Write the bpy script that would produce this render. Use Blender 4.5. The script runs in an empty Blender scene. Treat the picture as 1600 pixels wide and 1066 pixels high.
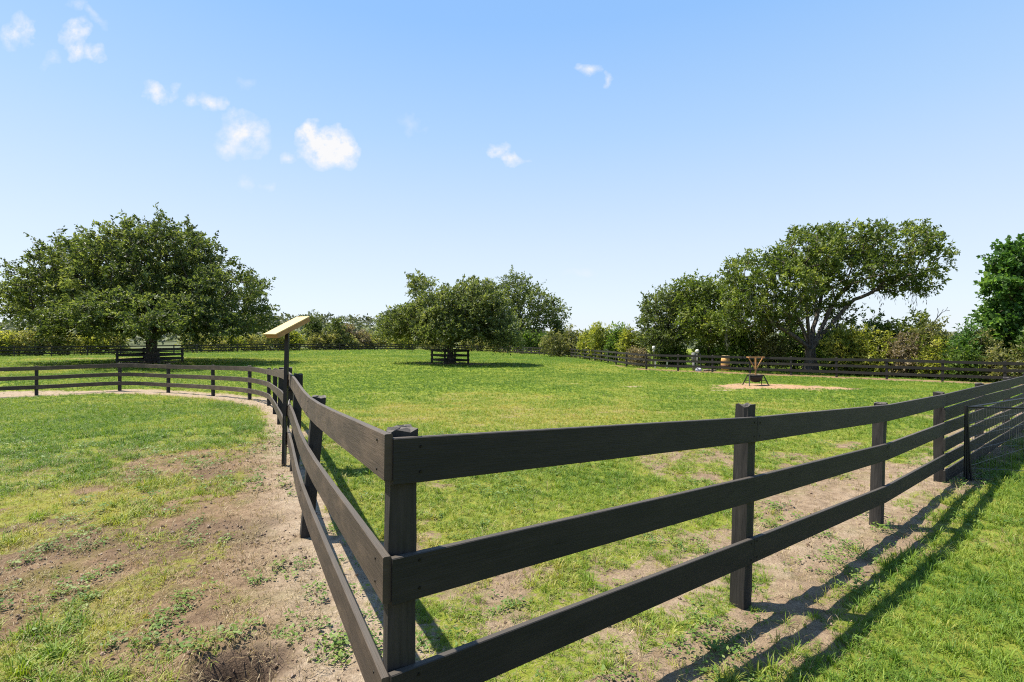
import bpy, bmesh, math, random
import numpy as np
from mathutils import Vector, Matrix

rng = np.random.default_rng(11)
random.seed(5)
S = bpy.context.scene
COL = S.collection
R = math.radians
CAMZ = 1.6
F = 800.0                      # focal length in photo pixels (1600 wide)
HOR = 535.0

def P(px, py, d):              # photo pixel + distance -> point in the world
    return Vector(((px - 800.0) / F * d, d, CAMZ - (py - HOR) / F * d))

# ------------------------------------------------------------------ camera, sky, sun, exposure
cam_d = bpy.data.cameras.new('camera')
cam = bpy.data.objects.new('camera', cam_d); COL.objects.link(cam)
cam.location = (0, 0, CAMZ); cam.rotation_euler = (R(90), 0, 0)
cam_d.sensor_width = 36; cam_d.lens = 18.0
cam_d.shift_y = -(533 - HOR) / 1600.0
cam_d.clip_start = 0.05; cam_d.clip_end = 3000
S.camera = cam

SUN_EL, SUN_AZ = R(61), math.atan2(-0.62, 0.15)
w = bpy.data.worlds.new('World'); S.world = w; w.use_nodes = True
wn, wl = w.node_tree.nodes, w.node_tree.links
wn.clear()
w_out = wn.new('ShaderNodeOutputWorld'); w_bg = wn.new('ShaderNodeBackground')
sky = wn.new('ShaderNodeTexSky'); sky.sky_type = 'NISHITA'; sky.sun_disc = False
sky.sun_elevation = SUN_EL; sky.sun_rotation = SUN_AZ % (2 * math.pi)
sky.air_density = 0.7; sky.dust_density = 1.0; sky.ozone_density = 2.0; sky.altitude = 0
w_bg.inputs['Strength'].default_value = 0.15
wl.new(w_bg.outputs[0], w_out.inputs[0])

def sky_clouds():
    tc = wn.new('ShaderNodeTexCoord')
    sep = wn.new('ShaderNodeSeparateXYZ'); wl.new(tc.outputs['Generated'], sep.inputs[0])
    def m(op, a, b=None, c=None, clamp=False):
        n = wn.new('ShaderNodeMath'); n.operation = op; n.use_clamp = clamp
        for i, v in enumerate((a, b, c)):
            if v is None: continue
            if isinstance(v, (int, float)): n.inputs[i].default_value = v
            else: wl.new(v, n.inputs[i])
        return n.outputs[0]
    y = m('MAXIMUM', sep.outputs['Y'], 0.02)
    u = m('DIVIDE', sep.outputs['X'], y); v = m('DIVIDE', sep.outputs['Z'], y)
    cb = wn.new('ShaderNodeCombineXYZ'); wl.new(u, cb.inputs[0]); wl.new(v, cb.inputs[1])
    # wobble the coordinate a little so that no puff keeps a round outline
    nz = wn.new('ShaderNodeTexNoise'); nz.inputs['Scale'].default_value = 22; nz.inputs['Detail'].default_value = 6
    wl.new(cb.outputs[0], nz.inputs['Vector'])
    vs = wn.new('ShaderNodeVectorMath'); vs.operation = 'SUBTRACT'; wl.new(nz.outputs['Color'], vs.inputs[0]); vs.inputs[1].default_value = (.5, .5, .5)
    vm = wn.new('ShaderNodeVectorMath'); vm.operation = 'MULTIPLY_ADD'
    wl.new(vs.outputs[0], vm.inputs[0]); vm.inputs[1].default_value = (.065, .055, 0); wl.new(cb.outputs[0], vm.inputs[2])
    vz = wn.new('ShaderNodeVectorMath'); vz.operation = 'MULTIPLY'; wl.new(vm.outputs[0], vz.inputs[0]); vz.inputs[1].default_value = (1, 1, 0)
    # (px, py, half width, half height, tilt, strength)
    puffs = [(380, 208, 48, 40, -25, .62), (362, 228, 30, 24, 0, .5), (512, 232, 54, 36, -12, 1.15), (535, 240, 34, 31, 0, 1.1), (484, 210, 24, 28, 0, 1.0),
             (452, 248, 17, 15, -30, .42), (385, 285, 16, 22, -15, .22), (416, 292, 14, 14, 0, .22), (330, 160, 28, 18, -20, .5), (302, 158, 16, 13, 0, .38), (245, 145, 26, 18, -35, .62),
             (262, 150, 16, 20, 0, .35), (275, 145, 12, 16, 0, .4), (22, 52, 20, 34, -30, .5), (40, 52, 10, 28, -10, .42), (78, 95, 18, 20, 0, .26), (118, 52, 18, 32, -40, .55), (120, 80, 22, 22, 0, .62),
             (148, 80, 22, 16, -30, .5), (120, 6, 26, 14, 0, .35), (150, 25, 30, 12, -40, .22), (775, 235, 17, 14, 0, .62), (800, 248, 30, 11, -8, .66), (918, 112, 22, 14, 0, .5), (946, 126, 9, 14, 25, .36),
             (640, 196, 30, 18, -40, .16), (905, 425, 40, 12, 0, .18), (385, 130, 22, 14, 0, .15)]
    total = None
    for px, py, a, b, rot, k in puffs:
        mp = wn.new('ShaderNodeMapping'); mp.vector_type = 'TEXTURE'
        mp.inputs['Location'].default_value = ((px - 800) / F, (HOR - py) / F, 0)
        mp.inputs['Rotation'].default_value = (0, 0, R(rot)); mp.inputs['Scale'].default_value = (a * 1.0 / F, b * 1.0 / F, 1)
        wl.new(vz.outputs[0], mp.inputs[0])
        g = wn.new('ShaderNodeTexGradient'); g.gradient_type = 'SPHERICAL'; wl.new(mp.outputs[0], g.inputs[0])
        val = m('MULTIPLY', m('POWER', g.outputs['Fac'], 0.75), k)
        total = val if total is None else m('MAXIMUM', total, val)
    n2 = wn.new('ShaderNodeTexNoise'); n2.inputs['Scale'].default_value = 38; n2.inputs['Detail'].default_value = 8; n2.inputs['Roughness'].default_value = .62
    wl.new(cb.outputs[0], n2.inputs['Vector'])
    dens = m('MULTIPLY', m('MULTIPLY_ADD', n2.outputs['Fac'], 3.3, -.78), total)
    dens = m('MULTIPLY_ADD', dens, 1.5, -.06, clamp=True)
    front = m('GREATER_THAN', sep.outputs['Y'], 0.05)
    return m('MULTIPLY', dens, front), sep.outputs['Z']

cl, zdir = sky_clouds()
tint = wn.new('ShaderNodeMix'); tint.data_type = 'RGBA'; tint.blend_type = 'MULTIPLY'; tint.inputs['Factor'].default_value = 1
wl.new(sky.outputs[0], tint.inputs['A']); tint.inputs['B'].default_value = (1.0, 1.0, 1.0, 1)
# the even summer haze of the photograph: the same at every azimuth, paler towards the horizon
EXPO = 1.2
grad = wn.new('ShaderNodeValToRGB'); ge = grad.color_ramp.elements
def s2l(c): return tuple(((v / 255 + .055) / 1.055) ** 2.4 / (2 ** EXPO * .15) / 4 for v in c) + (1,)
while len(ge) < 6: ge.new(.5)
for el, (p_, c_) in zip(ge, ((0.0, (238, 244, 250)), (.069, (231, 243, 253)), (.177, (216, 234, 253)), (.365, (179, 215, 254)), (.527, (148, 197, 254)), (1.0, (106, 163, 240)))): el.position = p_; el.color = s2l(c_)
wl.new(zdir, grad.inputs[0])
gscale = wn.new('ShaderNodeMix'); gscale.data_type = 'RGBA'; gscale.blend_type = 'MULTIPLY'; gscale.inputs['Factor'].default_value = 1
wl.new(grad.outputs[0], gscale.inputs['A']); gscale.inputs['B'].default_value = (4, 4, 4, 1)
even = wn.new('ShaderNodeMix'); even.data_type = 'RGBA'; even.inputs['Factor'].default_value = .92
wl.new(tint.outputs['Result'], even.inputs['A']); wl.new(gscale.outputs['Result'], even.inputs['B'])
mixc = wn.new('ShaderNodeMix'); mixc.data_type = 'RGBA'
wl.new(cl, mixc.inputs['Factor']); wl.new(even.outputs['Result'], mixc.inputs['A']); mixc.inputs['B'].default_value = tuple(4 * v for v in s2l((250, 250, 252))[:3]) + (1,)
wl.new(mixc.outputs['Result'], w_bg.inputs['Color'])

sl = bpy.data.lights.new('sun', 'SUN'); sl.energy = 4.9; sl.angle = R(0.53); sl.color = (1.0, 0.925, 0.79)
sun = bpy.data.objects.new('sun', sl); COL.objects.link(sun)
sd = Vector((math.sin(SUN_AZ) * math.cos(SUN_EL), math.cos(SUN_AZ) * math.cos(SUN_EL), math.sin(SUN_EL)))
sun.rotation_euler = sd.to_track_quat('Z', 'Y').to_euler(); sun.location = (-20, 5, 40)

vs_ = S.view_settings
vs_.view_transform = 'Standard'; vs_.look = 'None'; vs_.gamma = 1; vs_.use_curve_mapping = False; vs_.exposure = EXPO
S.cycles.use_denoising = False; S.cycles.filter_width = 1.1; S.cycles.sample_clamp_indirect = 4
S.cycles.max_bounces = 6; S.cycles.diffuse_bounces = 3; S.cycles.glossy_bounces = 2; S.cycles.transmission_bounces = 4
S.cycles.transparent_max_bounces = 8; S.cycles.caustics_reflective = False; S.cycles.caustics_refractive = False

# ------------------------------------------------------------------ helpers
def tag(o, label=None, cat=None, group=None, kind=None):
    if label: o['label'] = label
    if cat: o['category'] = cat
    if group: o['group'] = group
    if kind: o['kind'] = kind
    return o

def empty(name, loc, label=None, cat=None, group=None, rz=0.0):
    o = bpy.data.objects.new(name, None); COL.objects.link(o)
    o.empty_display_size = .2; o.location = loc; o.rotation_euler = (0, 0, rz)
    return tag(o, label, cat, group)

def link_mesh(name, me, mat=None, parent=None):
    o = bpy.data.objects.new(name, me); COL.objects.link(o)
    if mat is not None and len(me.materials) == 0: me.materials.append(mat)
    if parent is not None: o.parent = parent
    return o

def np_mesh(name, verts, faces_flat, nper, smooth=False):
    verts = np.asarray(verts, np.float32); faces_flat = np.asarray(faces_flat, np.int32).ravel()
    me = bpy.data.meshes.new(name)
    nf = len(faces_flat) // nper
    me.vertices.add(len(verts)); me.vertices.foreach_set('co', verts.ravel())
    me.loops.add(len(faces_flat)); me.loops.foreach_set('vertex_index', faces_flat)
    me.polygons.add(nf)
    me.polygons.foreach_set('loop_start', np.arange(nf, dtype=np.int32) * nper)
    me.polygons.foreach_set('use_smooth', np.full(nf, smooth))
    me.update(calc_edges=True)
    return me

def fattr(me, name, data):
    a = me.attributes.new(name, 'FLOAT', 'POINT'); a.data.foreach_set('value', np.asarray(data, np.float32))

def hash2(ix, iy, seed):
    h = (ix.astype(np.int64) * 374761393 + iy.astype(np.int64) * 668265263 + seed * 974634777) & 0xFFFFFFFF
    h = ((h ^ (h >> 13)) * 1274126177) & 0xFFFFFFFF
    return ((h ^ (h >> 16)) & 0xFFFFFF) / float(0xFFFFFF)

def vnoise(x, y, seed=0):
    ix, iy = np.floor(x), np.floor(y); fx, fy = x - ix, y - iy
    fx = fx * fx * (3 - 2 * fx); fy = fy * fy * (3 - 2 * fy)
    a = hash2(ix, iy, seed); b = hash2(ix + 1, iy, seed); c = hash2(ix, iy + 1, seed); d = hash2(ix + 1, iy + 1, seed)
    return (a * (1 - fx) + b * fx) * (1 - fy) + (c * (1 - fx) + d * fx) * fy

def fbm(x, y, size, octv=4, seed=0, gain=.5):
    t = np.zeros_like(x, float); amp = 1.0; tot = 0; s = 1.0 / size
    for k in range(octv):
        t += amp * vnoise(x * s + 17.3 * k, y * s - 9.1 * k, seed + k); tot += amp; amp *= gain; s *= 2.03
    return t / tot

def sstep(a, b, x):
    t = np.clip((x - a) / (b - a), 0, 1); return t * t * (3 - 2 * t)

# ------------------------------------------------------------------ layout of the fences (photo x, distance, height of ground under the eye)
LANG = []
def xyz(px, d, zrel): return ((px - 800) / F * d, d, zrel)
CORNER = xyz(621, 1.72, -1.49)
R_POSTS = [(1157, 3.15, -1.626), (1369, 4.73, -1.685), (1467, 6.3, -1.713)]
R_XY = [CORNER] + [xyz(*p) for p in R_POSTS]
for k in range(1, 7):
    R_XY.append((R_XY[3][0] + 1.883 * k, R_XY[3][1] + 1.526 * k, -1.713 - .018 * k))
L_XY = [CORNER, xyz(479, 4.02, -1.52), xyz(460, 5.97, -1.48), xyz(446, 8.0, -1.52), xyz(437, 10.1, -1.63), xyz(429.5, 12.7, -1.78),
        xyz(420, 15.3, -1.90), xyz(390, 16.9, -1.90), xyz(333, 18.6, -1.95), xyz(263, 19.9, -1.965), xyz(187, 20.5, -1.95), xyz(57, 19.5, -2.02),
        (-20.3, 18.1, -2.02), (-22.4, 16.4, -2.0)]
FAR_KEYS = [(-90, 50, -1.62), (0, 55, -1.6), (100, 58, -1.6), (200, 62, -1.55), (300, 69, -1.5), (400, 78, -1.46), (572, 86, -1.38), (700, 93, -1.6),
            (771, 96, -1.88), (832, 83, -2.0), (881, 74, -2.1), (898, 65, -2.0), (974, 41.8, -1.98)]
FAR_XY = [xyz(*k) for k in FAR_KEYS]
d0, a_, b_ = 38.6, 1.88, 1.557
FR_XY = [(.2625 * d0 + a_ * k, d0 - b_ * k, -2.05 - .012 * k) for k in range(0, 13)]

CTRL = [CORNER] + R_XY[1:] + L_XY[1:] + FAR_XY + FR_XY[::2] + [
    xyz(236, 40, -1.58), xyz(703, 41, -1.68), xyz(1190, 24, -2.02), xyz(900, 15, -1.85), xyz(800, 25, -1.9), xyz(600, 14, -1.8), (0, 5, -1.62), (2.5, 2.2, -1.6), (-2, 2, -1.5), (-5, 5, -1.6), (-9, 9, -1.8),
    (0, -15, -1.6), (-40, -20, -1.7), (40, -20, -1.7), (-120, 60, -1.7), (120, 60, -2.1), (-60, 160, -1.8), (60, 160, -2.1), (0, 400, -2), (-400, 300, -2), (400, 300, -2), (-400, -200, -2), (400, -200, -2), (-30, 15, -1.95), (30, 12, -1.95)]
CT = np.array(CTRL)
def _phi(r2): return np.sqrt(r2 + 1.2)
_n = len(CT)
_A = np.zeros((_n + 3, _n + 3))
_A[:_n, :_n] = _phi(((CT[:, None, :2] - CT[None, :, :2]) ** 2).sum(-1)) + np.eye(_n) * -.05
_A[:_n, _n] = 1; _A[:_n, _n + 1:] = CT[:, :2]; _A[_n, :_n] = 1; _A[_n + 1:, :_n] = CT[:, :2].T
_W = np.linalg.solve(_A, np.concatenate([CT[:, 2], np.zeros(3)]))
HOLE = (-1.25, 2.36)
def gz_np(x, y, fine=False):
    x = np.asarray(x, float); y = np.asarray(y, float)
    z = np.full(x.shape, _W[_n]) + _W[_n + 1] * x + _W[_n + 2] * y
    for i in range(_n): z += _W[i] * _phi((x - CT[i, 0]) ** 2 + (y - CT[i, 1]) ** 2)
    z = np.clip(z, -4, 1) + CAMZ
    r = np.hypot((x - HOLE[0]) / 1.25, y - HOLE[1])
    z = z - .24 * (1 - sstep(.03, .17, r)) + .025 * np.exp(-((r - .23) / .06) ** 2)
    return z
def gz(x, y): return float(gz_np(np.array([x]), np.array([y]))[0])

def pl_dist(x, y, pts):
    best = np.full(x.shape, 1e9); side = np.zeros(x.shape)
    for (x0, y0, *_), (x1, y1, *_) in zip(pts[:-1], pts[1:]):
        dx, dy = x1 - x0, y1 - y0; L2 = dx * dx + dy * dy
        t = np.clip(((x - x0) * dx + (y - y0) * dy) / L2, 0, 1)
        d = np.hypot(x - x0 - t * dx, y - y0 - t * dy)
        s = np.sign(dx * (y - y0) - dy * (x - x0))
        mk = d < best; best[mk] = d[mk]; side[mk] = s[mk]
    return best, side

def blob(x, y, cx, cy, rx, ry, rot=0):
    c, s = math.cos(rot), math.sin(rot); u = (x - cx) * c + (y - cy) * s; v = -(x - cx) * s + (y - cy) * c
    return np.exp(-((u / rx) ** 2 + (v / ry) ** 2))

FEEDER = (11.42, 24.0); TREE_L = (-28.2, 40.0); TREE_C = (-4.97, 41.0)
def masks(x, y):
    """green cover, pale sand, dark soil, dryness - the state of the turf at each spot"""
    x = np.asarray(x, float); y = np.asarray(y, float)
    dr, sr = pl_dist(x, y, R_XY); dl, sl_ = pl_dist(x, y, L_XY); df, _ = pl_dist(x, y, FAR_XY); dfr, _ = pl_dist(x, y, FR_XY)
    right = (sr < 0) & (x > -.4)                      # camera side of the near right fence
    left = (sl_ > 0) & (y < 21) & (x < -.3)           # yard left of the curving fence
    left &= ~((x > -.378) & (y > 1.72))
    n1 = fbm(x, y, 1.1, 4, 3); n2 = fbm(x, y, .35, 3, 21); n3 = fbm(x, y, 6, 4, 40); n4 = fbm(x, y, .12, 2, 61); dr0 = dr; dr = dr + .45 * (fbm(x, y, .55, 4, 64) - .5) + .22 * (n4 - .5)
    cover = np.full(x.shape, .93)
    padd = ~(right | left)
    cover = np.where(padd, .98 - .55 * sstep(.56, .75, n1) * np.clip(1.25 - y / 26, .25, 1) - .25 * sstep(.52, .7, n2) * np.clip(1 - y / 14, 0, 1), cover)
    cover = np.where(padd, cover - .30 * blob(x, y, .9, 3.6, 2.4, 1.3, .6), cover)
    cover = np.where(padd & (x > -1), cover - (.2 + .25 * sstep(1, 3, x)) * np.exp(-((dr - .35) / .55) ** 2), cover)
    cover = np.where(padd & (x > 2.2) & (y < 9), cover - (.05 + .35 * sstep(.42, .62, n1)) * np.exp(-((dr - .2) / 1.0) ** 2), cover)
    cover = np.where(right, .99 - (.50 + .6 * sstep(.35, .6, n1)) * np.exp(-(np.abs(dr) / (.47 - .13 * sstep(3.4, 5.2, y))) ** 2.6) - .35 * sstep(.62, .8, n1) * (dr < 2), cover)
    # left yard
    near = 1 - sstep(6.2, 10.5, y + 1.5 * (n1 - .5) + .42 * np.clip(-x - 2.8, 0, 5))
    ly = .97 - near * (.12 + .85 * (sstep(.40, .62, n1) * .75 + .25 * sstep(.4, .6, n2)))
    ly -= .42 * blob(x, y, -2.3, 4.7, 1.2, 2.2, -.45) + .2 * blob(x, y, -3.9, 7.0, .9, 1.6, -.3)
    ly += .30 * blob(x, y, -2.6, 2.2, 1.2, .6) + .35 * blob(x, y, -4.6, 4.8, 1.0, .8) + .25 * blob(x, y, -1.35, 2.75, .5, .35)
    ly -= .8 * np.exp(-((dl + .15 * (n2 - .5)) / .36) ** 2)
    ly += .5 * near * (n4 - .5) + .9 * near * (n2 - .5)
    cover = np.where(left, ly, cover)
    cover = np.where(padd, cover - .75 * np.exp(-(dl / .32) ** 2) * (x < 0), cover)
    strip = np.exp(-(dl / (.36 + .36 * sstep(14, 18, y))) ** 2) * sstep(13, 16, y)
    cover -= .95 * strip
    cover -= .9 * blob(x, y, -19, 20.2, 2.6, .9)
    cover -= .75 * np.exp(-(df / 1.1) ** 2) * sstep(.3, .6, n3) + .95 * np.exp(-(dfr / 1.15) ** 2)
    cover -= .55 * blob(x, y, -38, 50, 12, 3.5)
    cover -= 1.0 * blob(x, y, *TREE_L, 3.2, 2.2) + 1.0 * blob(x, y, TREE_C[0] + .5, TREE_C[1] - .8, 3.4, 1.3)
    fd = np.hypot((x - 12.0) / 1.3, y - 23.3) + 3.0 * (fbm(x, y, 2.4, 3, 201) - .5) + 1.6 * (n1 - .5) + 1.5 * (n2 - .5)
    fsand = 1 - sstep(1.5, 3.0, fd)
    cover -= 1.3 * fsand
    streak = blob(x, y, 5.6, 22.5, 1.7, .35, .12) + .8 * blob(x, y, 8.2, 20.6, 1.6, .28, -.1) + .5 * blob(x, y, 3.0, 24, 1.2, .25) + .45 * blob(x, y, -4.5, 19, 1.6, .5) + .5 * blob(x, y, 1.2, 13.5, .25, .18) * 2
    cover -= .8 * streak * (n2 > .42)
    hole = np.hypot((x - HOLE[0]) / 1.25, y - HOLE[1])
    cover -= 1.4 * (1 - sstep(.14, .24, hole + .12 * (n4 - .5))) + .8 * blob(x, y, -.92, 2.1, .25, .15)
    sand = .95 * np.exp(-(dl / .42) ** 2) * (n2 * .7 + .55) + .8 * strip + .9 * blob(x, y, -19, 20.2, 3, 1) + 1.0 * streak + .42 * np.exp(-(dr / .8) ** 2)
    sand += .3 * padd * (y < 30) + .7 * fsand * n2 * 1.3
    red = fsand * .85 + .35 * np.exp(-(dfr / 1.2) ** 2)
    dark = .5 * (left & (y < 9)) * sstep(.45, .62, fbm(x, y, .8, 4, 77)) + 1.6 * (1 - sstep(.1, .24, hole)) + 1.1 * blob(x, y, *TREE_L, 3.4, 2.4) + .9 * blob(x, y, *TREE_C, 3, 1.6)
    dry = .27 + 1.3 * (n3 - .5) + .7 * (n1 - .5) + .5 * (fbm(x, y, 14, 3, 44) - .45) + .55 * left * near + .55 * left * near * sstep(.45, .65, fbm(x, y, 1.6, 4, 47)) + .25 * padd * blob(x, y, 2, 14, 14, 4)
    dry += .3 * blob(x, y, -30, 46, 16, 5)
    return np.clip(cover, 0, 1), np.clip(sand, 0, 1), np.clip(dark, 0, 1), np.clip(dry, 0, 1), np.clip(red, 0, 1), left, right

# ------------------------------------------------------------------ node material helper
class NT:
    def __init__(self, name):
        self.m = bpy.data.materials.new(name); self.m.use_nodes = True
        self.t = self.m.node_tree; self.t.nodes.clear()
        self.out = self.t.nodes.new('ShaderNodeOutputMaterial')
    def n(self, typ, **kw):
        nd = self.t.nodes.new('ShaderNode' + typ)
        for k, v in kw.items(): setattr(nd, k, v)
        return nd
    def l(self, a, b): self.t.links.new(a, b)
    def setv(self, sock, v):
        if hasattr(v, 'is_output') or isinstance(v, bpy.types.NodeSocket): self.l(v, sock)
        else: sock.default_value = v
    def math(self, op, a, b=None, clamp=False):
        nd = self.n('Math', operation=op, use_clamp=clamp); self.setv(nd.inputs[0], a)
        if b is not None: self.setv(nd.inputs[1], b)
        return nd.outputs[0]
    def mix(self, f, a, b, mode='MIX'):
        nd = self.n('Mix', data_type='RGBA', blend_type=mode)
        self.setv(nd.inputs['Factor'], f); self.setv(nd.inputs['A'], a); self.setv(nd.inputs['B'], b); return nd.outputs['Result']
    def noise(self, scale, vec=None, detail=4, rough=.55):
        nd = self.n('TexNoise'); nd.inputs['Scale'].default_value = scale; nd.inputs['Detail'].default_value = detail; nd.inputs['Roughness'].default_value = rough
        if vec is not None: self.l(vec, nd.inputs['Vector'])
        return nd.outputs['Fac']
    def ramp(self, f, *stops):
        nd = self.n('ValToRGB'); self.l(f, nd.inputs[0]); e = nd.color_ramp.elements
        while len(e) < len(stops): e.new(.5)
        for el, (p, c) in zip(e, stops): el.position = p; el.color = (*c, 1) if len(c) == 3 else c
        return nd.outputs[0]
    def attr(self, name, typ='GEOMETRY'):
        nd = self.n('Attribute', attribute_name=name, attribute_type=typ); return nd.outputs['Fac']
    def bump(self, h, strength, dist=.01):
        nd = self.n('Bump'); nd.inputs['Strength'].default_value = strength; nd.inputs['Distance'].default_value = dist; self.l(h, nd.inputs['Height']); return nd.outputs[0]
    def principled(self, col, rough=.8, normal=None, metal=0, spec=.3):
        b = self.n('BsdfPrincipled'); self.setv(b.inputs['Base Color'], col); self.setv(b.inputs['Roughness'], rough)
        b.inputs['Metallic'].default_value = metal; b.inputs['Specular IOR Level'].default_value = spec
        if normal is not None: self.l(normal, b.inputs['Normal'])
        self.l(b.outputs[0], self.out.inputs[0]); return b

def rgb(r, g, b): return (r, g, b, 1)

# ---- wood of the fences
def wood_mat(name, dark, light, wear, wear_amt):
    t = NT(name)
    uv = t.n('UVMap').outputs[0]; oi = t.n('ObjectInfo')
    add = t.n('VectorMath', operation='ADD'); t.l(uv, add.inputs[0])
    cx = t.n('CombineXYZ'); t.l(t.math('MULTIPLY', oi.outputs['Random'], 37.0), cx.inputs[0]); t.l(t.math('MULTIPLY', oi.outputs['Random'], 11.0), cx.inputs[1]); t.l(cx.outputs[0], add.inputs[1])
    mp = t.n('Mapping'); mp.inputs['Scale'].default_value = (2.0, 34.0, 1); t.l(add.outputs[0], mp.inputs[0])
    mp2 = t.n('Mapping'); mp2.inputs['Scale'].default_value = (3.0, 9.0, 1); t.l(add.outputs[0], mp2.inputs[0])
    mp3 = t.n('Mapping'); mp3.inputs['Scale'].default_value = (5.0, 160.0, 1); t.l(add.outputs[0], mp3.inputs[0])
    g = t.noise(2.2, mp.outputs[0], 6, .6); b = t.noise(1.0, mp2.outputs[0], 5, .6); f = t.noise(1.5, mp3.outputs[0], 3, .6)
    col = t.mix(t.ramp(g, (.3, (0, 0, 0)), (.7, (1, 1, 1))), rgb(*dark), rgb(*light))
    wr = t.math('MULTIPLY', t.ramp(b, (.45, (0, 0, 0)), (.75, (1, 1, 1))), wear_amt)
    col = t.mix(wr, col, rgb(*wear))
    col = t.mix(t.ramp(f, (.28, (.5, .5, .5)), (.40, (0, 0, 0))), col, rgb(.008, .007, .006))
    # knots
    mk = t.n('Mapping'); mk.inputs['Scale'].default_value = (2.2, 6.5, 1); t.l(add.outputs[0], mk.inputs[0])
    vo = t.n('TexVoronoi'); vo.inputs['Scale'].default_value = 1.0; t.l(mk.outputs[0], vo.inputs['Vector'])
    col = t.mix(t.ramp(vo.outputs['Distance'], (.04, (.85, .85, .85)), (.10, (0, 0, 0))), col, rgb(.006, .005, .005))
    sepn = t.n('SeparateXYZ'); t.l(t.n('NewGeometry').outputs['Normal'], sepn.inputs[0])
    col = t.mix(t.math('MULTIPLY', t.ramp(sepn.outputs['Z'], (.6, (0, 0, 0)), (.9, (1, 1, 1))), t.math('MULTIPLY_ADD', b, .5)), col, rgb(.085, .073, .060))   # paler grey-tan on the upward-facing faces
    vr = t.math('MULTIPLY_ADD', oi.outputs['Random'], .5); vr.node.inputs[2].default_value = .75
    hv = t.n('HueSaturation'); t.l(vr, hv.inputs['Value']); t.l(col, hv.inputs['Color'])
    h = t.math('ADD', t.math('MULTIPLY', g, .6), f)
    t.principled(hv.outputs[0], .66, t.bump(h, .55, .004), spec=.32)
    return t.m
M_RAIL = wood_mat('stained_board', (.009, .0085, .008), (.018, .0165, .015), (.034, .028, .024), .6)
M_RAIL_BROWN = wood_mat('brown_board', (.040, .030, .023), (.070, .052, .039), (.125, .090, .064), .8)  # browner and paler than the stained boards, for the left fence rails
M_POST = wood_mat('stained_post', (.010, .0095, .0095), (.026, .024, .023), (.050, .044, .039), .5)

def flat_mat(name, col, rough=.6, metal=0, var=.25, scale=12, spec=.3, bump=0.0):
    t = NT(name); tc = t.n('TexCoord').outputs['Object']
    n = t.noise(scale, tc, 5, .6)
    lo = tuple(c * (1 - var) for c in col); hi = tuple(min(1, c * (1 + var)) for c in col)
    c = t.ramp(n, (.3, lo), (.7, hi))
    t.principled(c, rough, t.bump(n, bump, .01) if bump else None, metal, spec)
    return t.m
M_PAINT = flat_mat('black_paint', (.014, .014, .015), .45)
M_RUST = flat_mat('rusty_steel', (.36, .19, .075), .8, var=.4, scale=20)
M_TUB = flat_mat('dark_tub', (.016, .015, .015), .55, var=.3)
M_WHITE = flat_mat('white_plastic', (.50, .49, .46), .5, var=.08)
M_GREY = flat_mat('grey_plastic', (.17, .175, .16), .6, var=.15)
M_BARREL = flat_mat('tan_barrel', (.42, .24, .085), .7, var=.2, scale=8)
M_BARRELTOP = flat_mat('barrel_lid', (.50, .40, .24), .75, var=.15)
M_BAND = flat_mat('barrel_band', (.09, .04, .028), .7, var=.2)
M_BAG = flat_mat('plastic_sack', (.55, .57, .66), .5, var=.2, scale=5)
M_PANEL = flat_mat('tan_panel', (.52, .375, .165), .6, var=.08, scale=18)
M_PANELSIDE = flat_mat('panel_wood', (.34, .20, .075), .7, var=.2, scale=14)
M_WIRE = flat_mat('dark_wire', (.03, .03, .032), .45, metal=.6)
M_GALV = flat_mat('grey_wire', (.12, .12, .12), .5, metal=.7)
M_NAIL = flat_mat('nail_steel', (.02, .018, .016), .5, metal=.7)

# ------------------------------------------------------------------ ground
def axis_list(lo, fine_lo, fine_hi, hi, step, grow):
    v = list(np.arange(fine_lo, fine_hi, step)); s = step; p = fine_hi
    while p < hi: v.append(p); s *= grow; p += s
    v.append(hi); s = step; p = fine_lo - step
    while p > lo: v.insert(0, p); s *= grow; p -= s
    v.insert(0, lo); return np.array(v)
gx = axis_list(-900, -4.2, 4.6, 900, .04, 1.04); gy = axis_list(-300, 1.1, 7.5, 900, .04, 1.026)
GX, GY = np.meshgrid(gx, gy)
gxx, gyy = GX.ravel(), GY.ravel()
cov, snd, drk, dry, red, _l, _r = masks(gxx, gyy)
gzz = gz_np(gxx, gyy)
lump = (fbm(gxx, gyy, .16, 3, 90) - .5) * .045 * (1 - .55 * cov) + (fbm(gxx, gyy, 1.4, 3, 95) - .5) * .05
hr = np.hypot((gxx - HOLE[0]) / 1.25, gyy - HOLE[1])
lump += (fbm(gxx, gyy, .09, 2, 99) - .5) * .10 * np.exp(-((hr - .22) / .16) ** 2)
gzz = gzz + lump * (gyy < 60)
nx, ny = len(gx), len(gy)
idx = np.arange(nx * ny).reshape(ny, nx)
q = np.stack([idx[:-1, :-1], idx[:-1, 1:], idx[1:, 1:], idx[1:, :-1]], -1).reshape(-1, 4)
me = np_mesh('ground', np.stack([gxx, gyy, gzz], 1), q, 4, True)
for k, v in (('cover', cov), ('sand', snd), ('dark', drk), ('dry', dry), ('red', red)): fattr(me, k, v)
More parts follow.
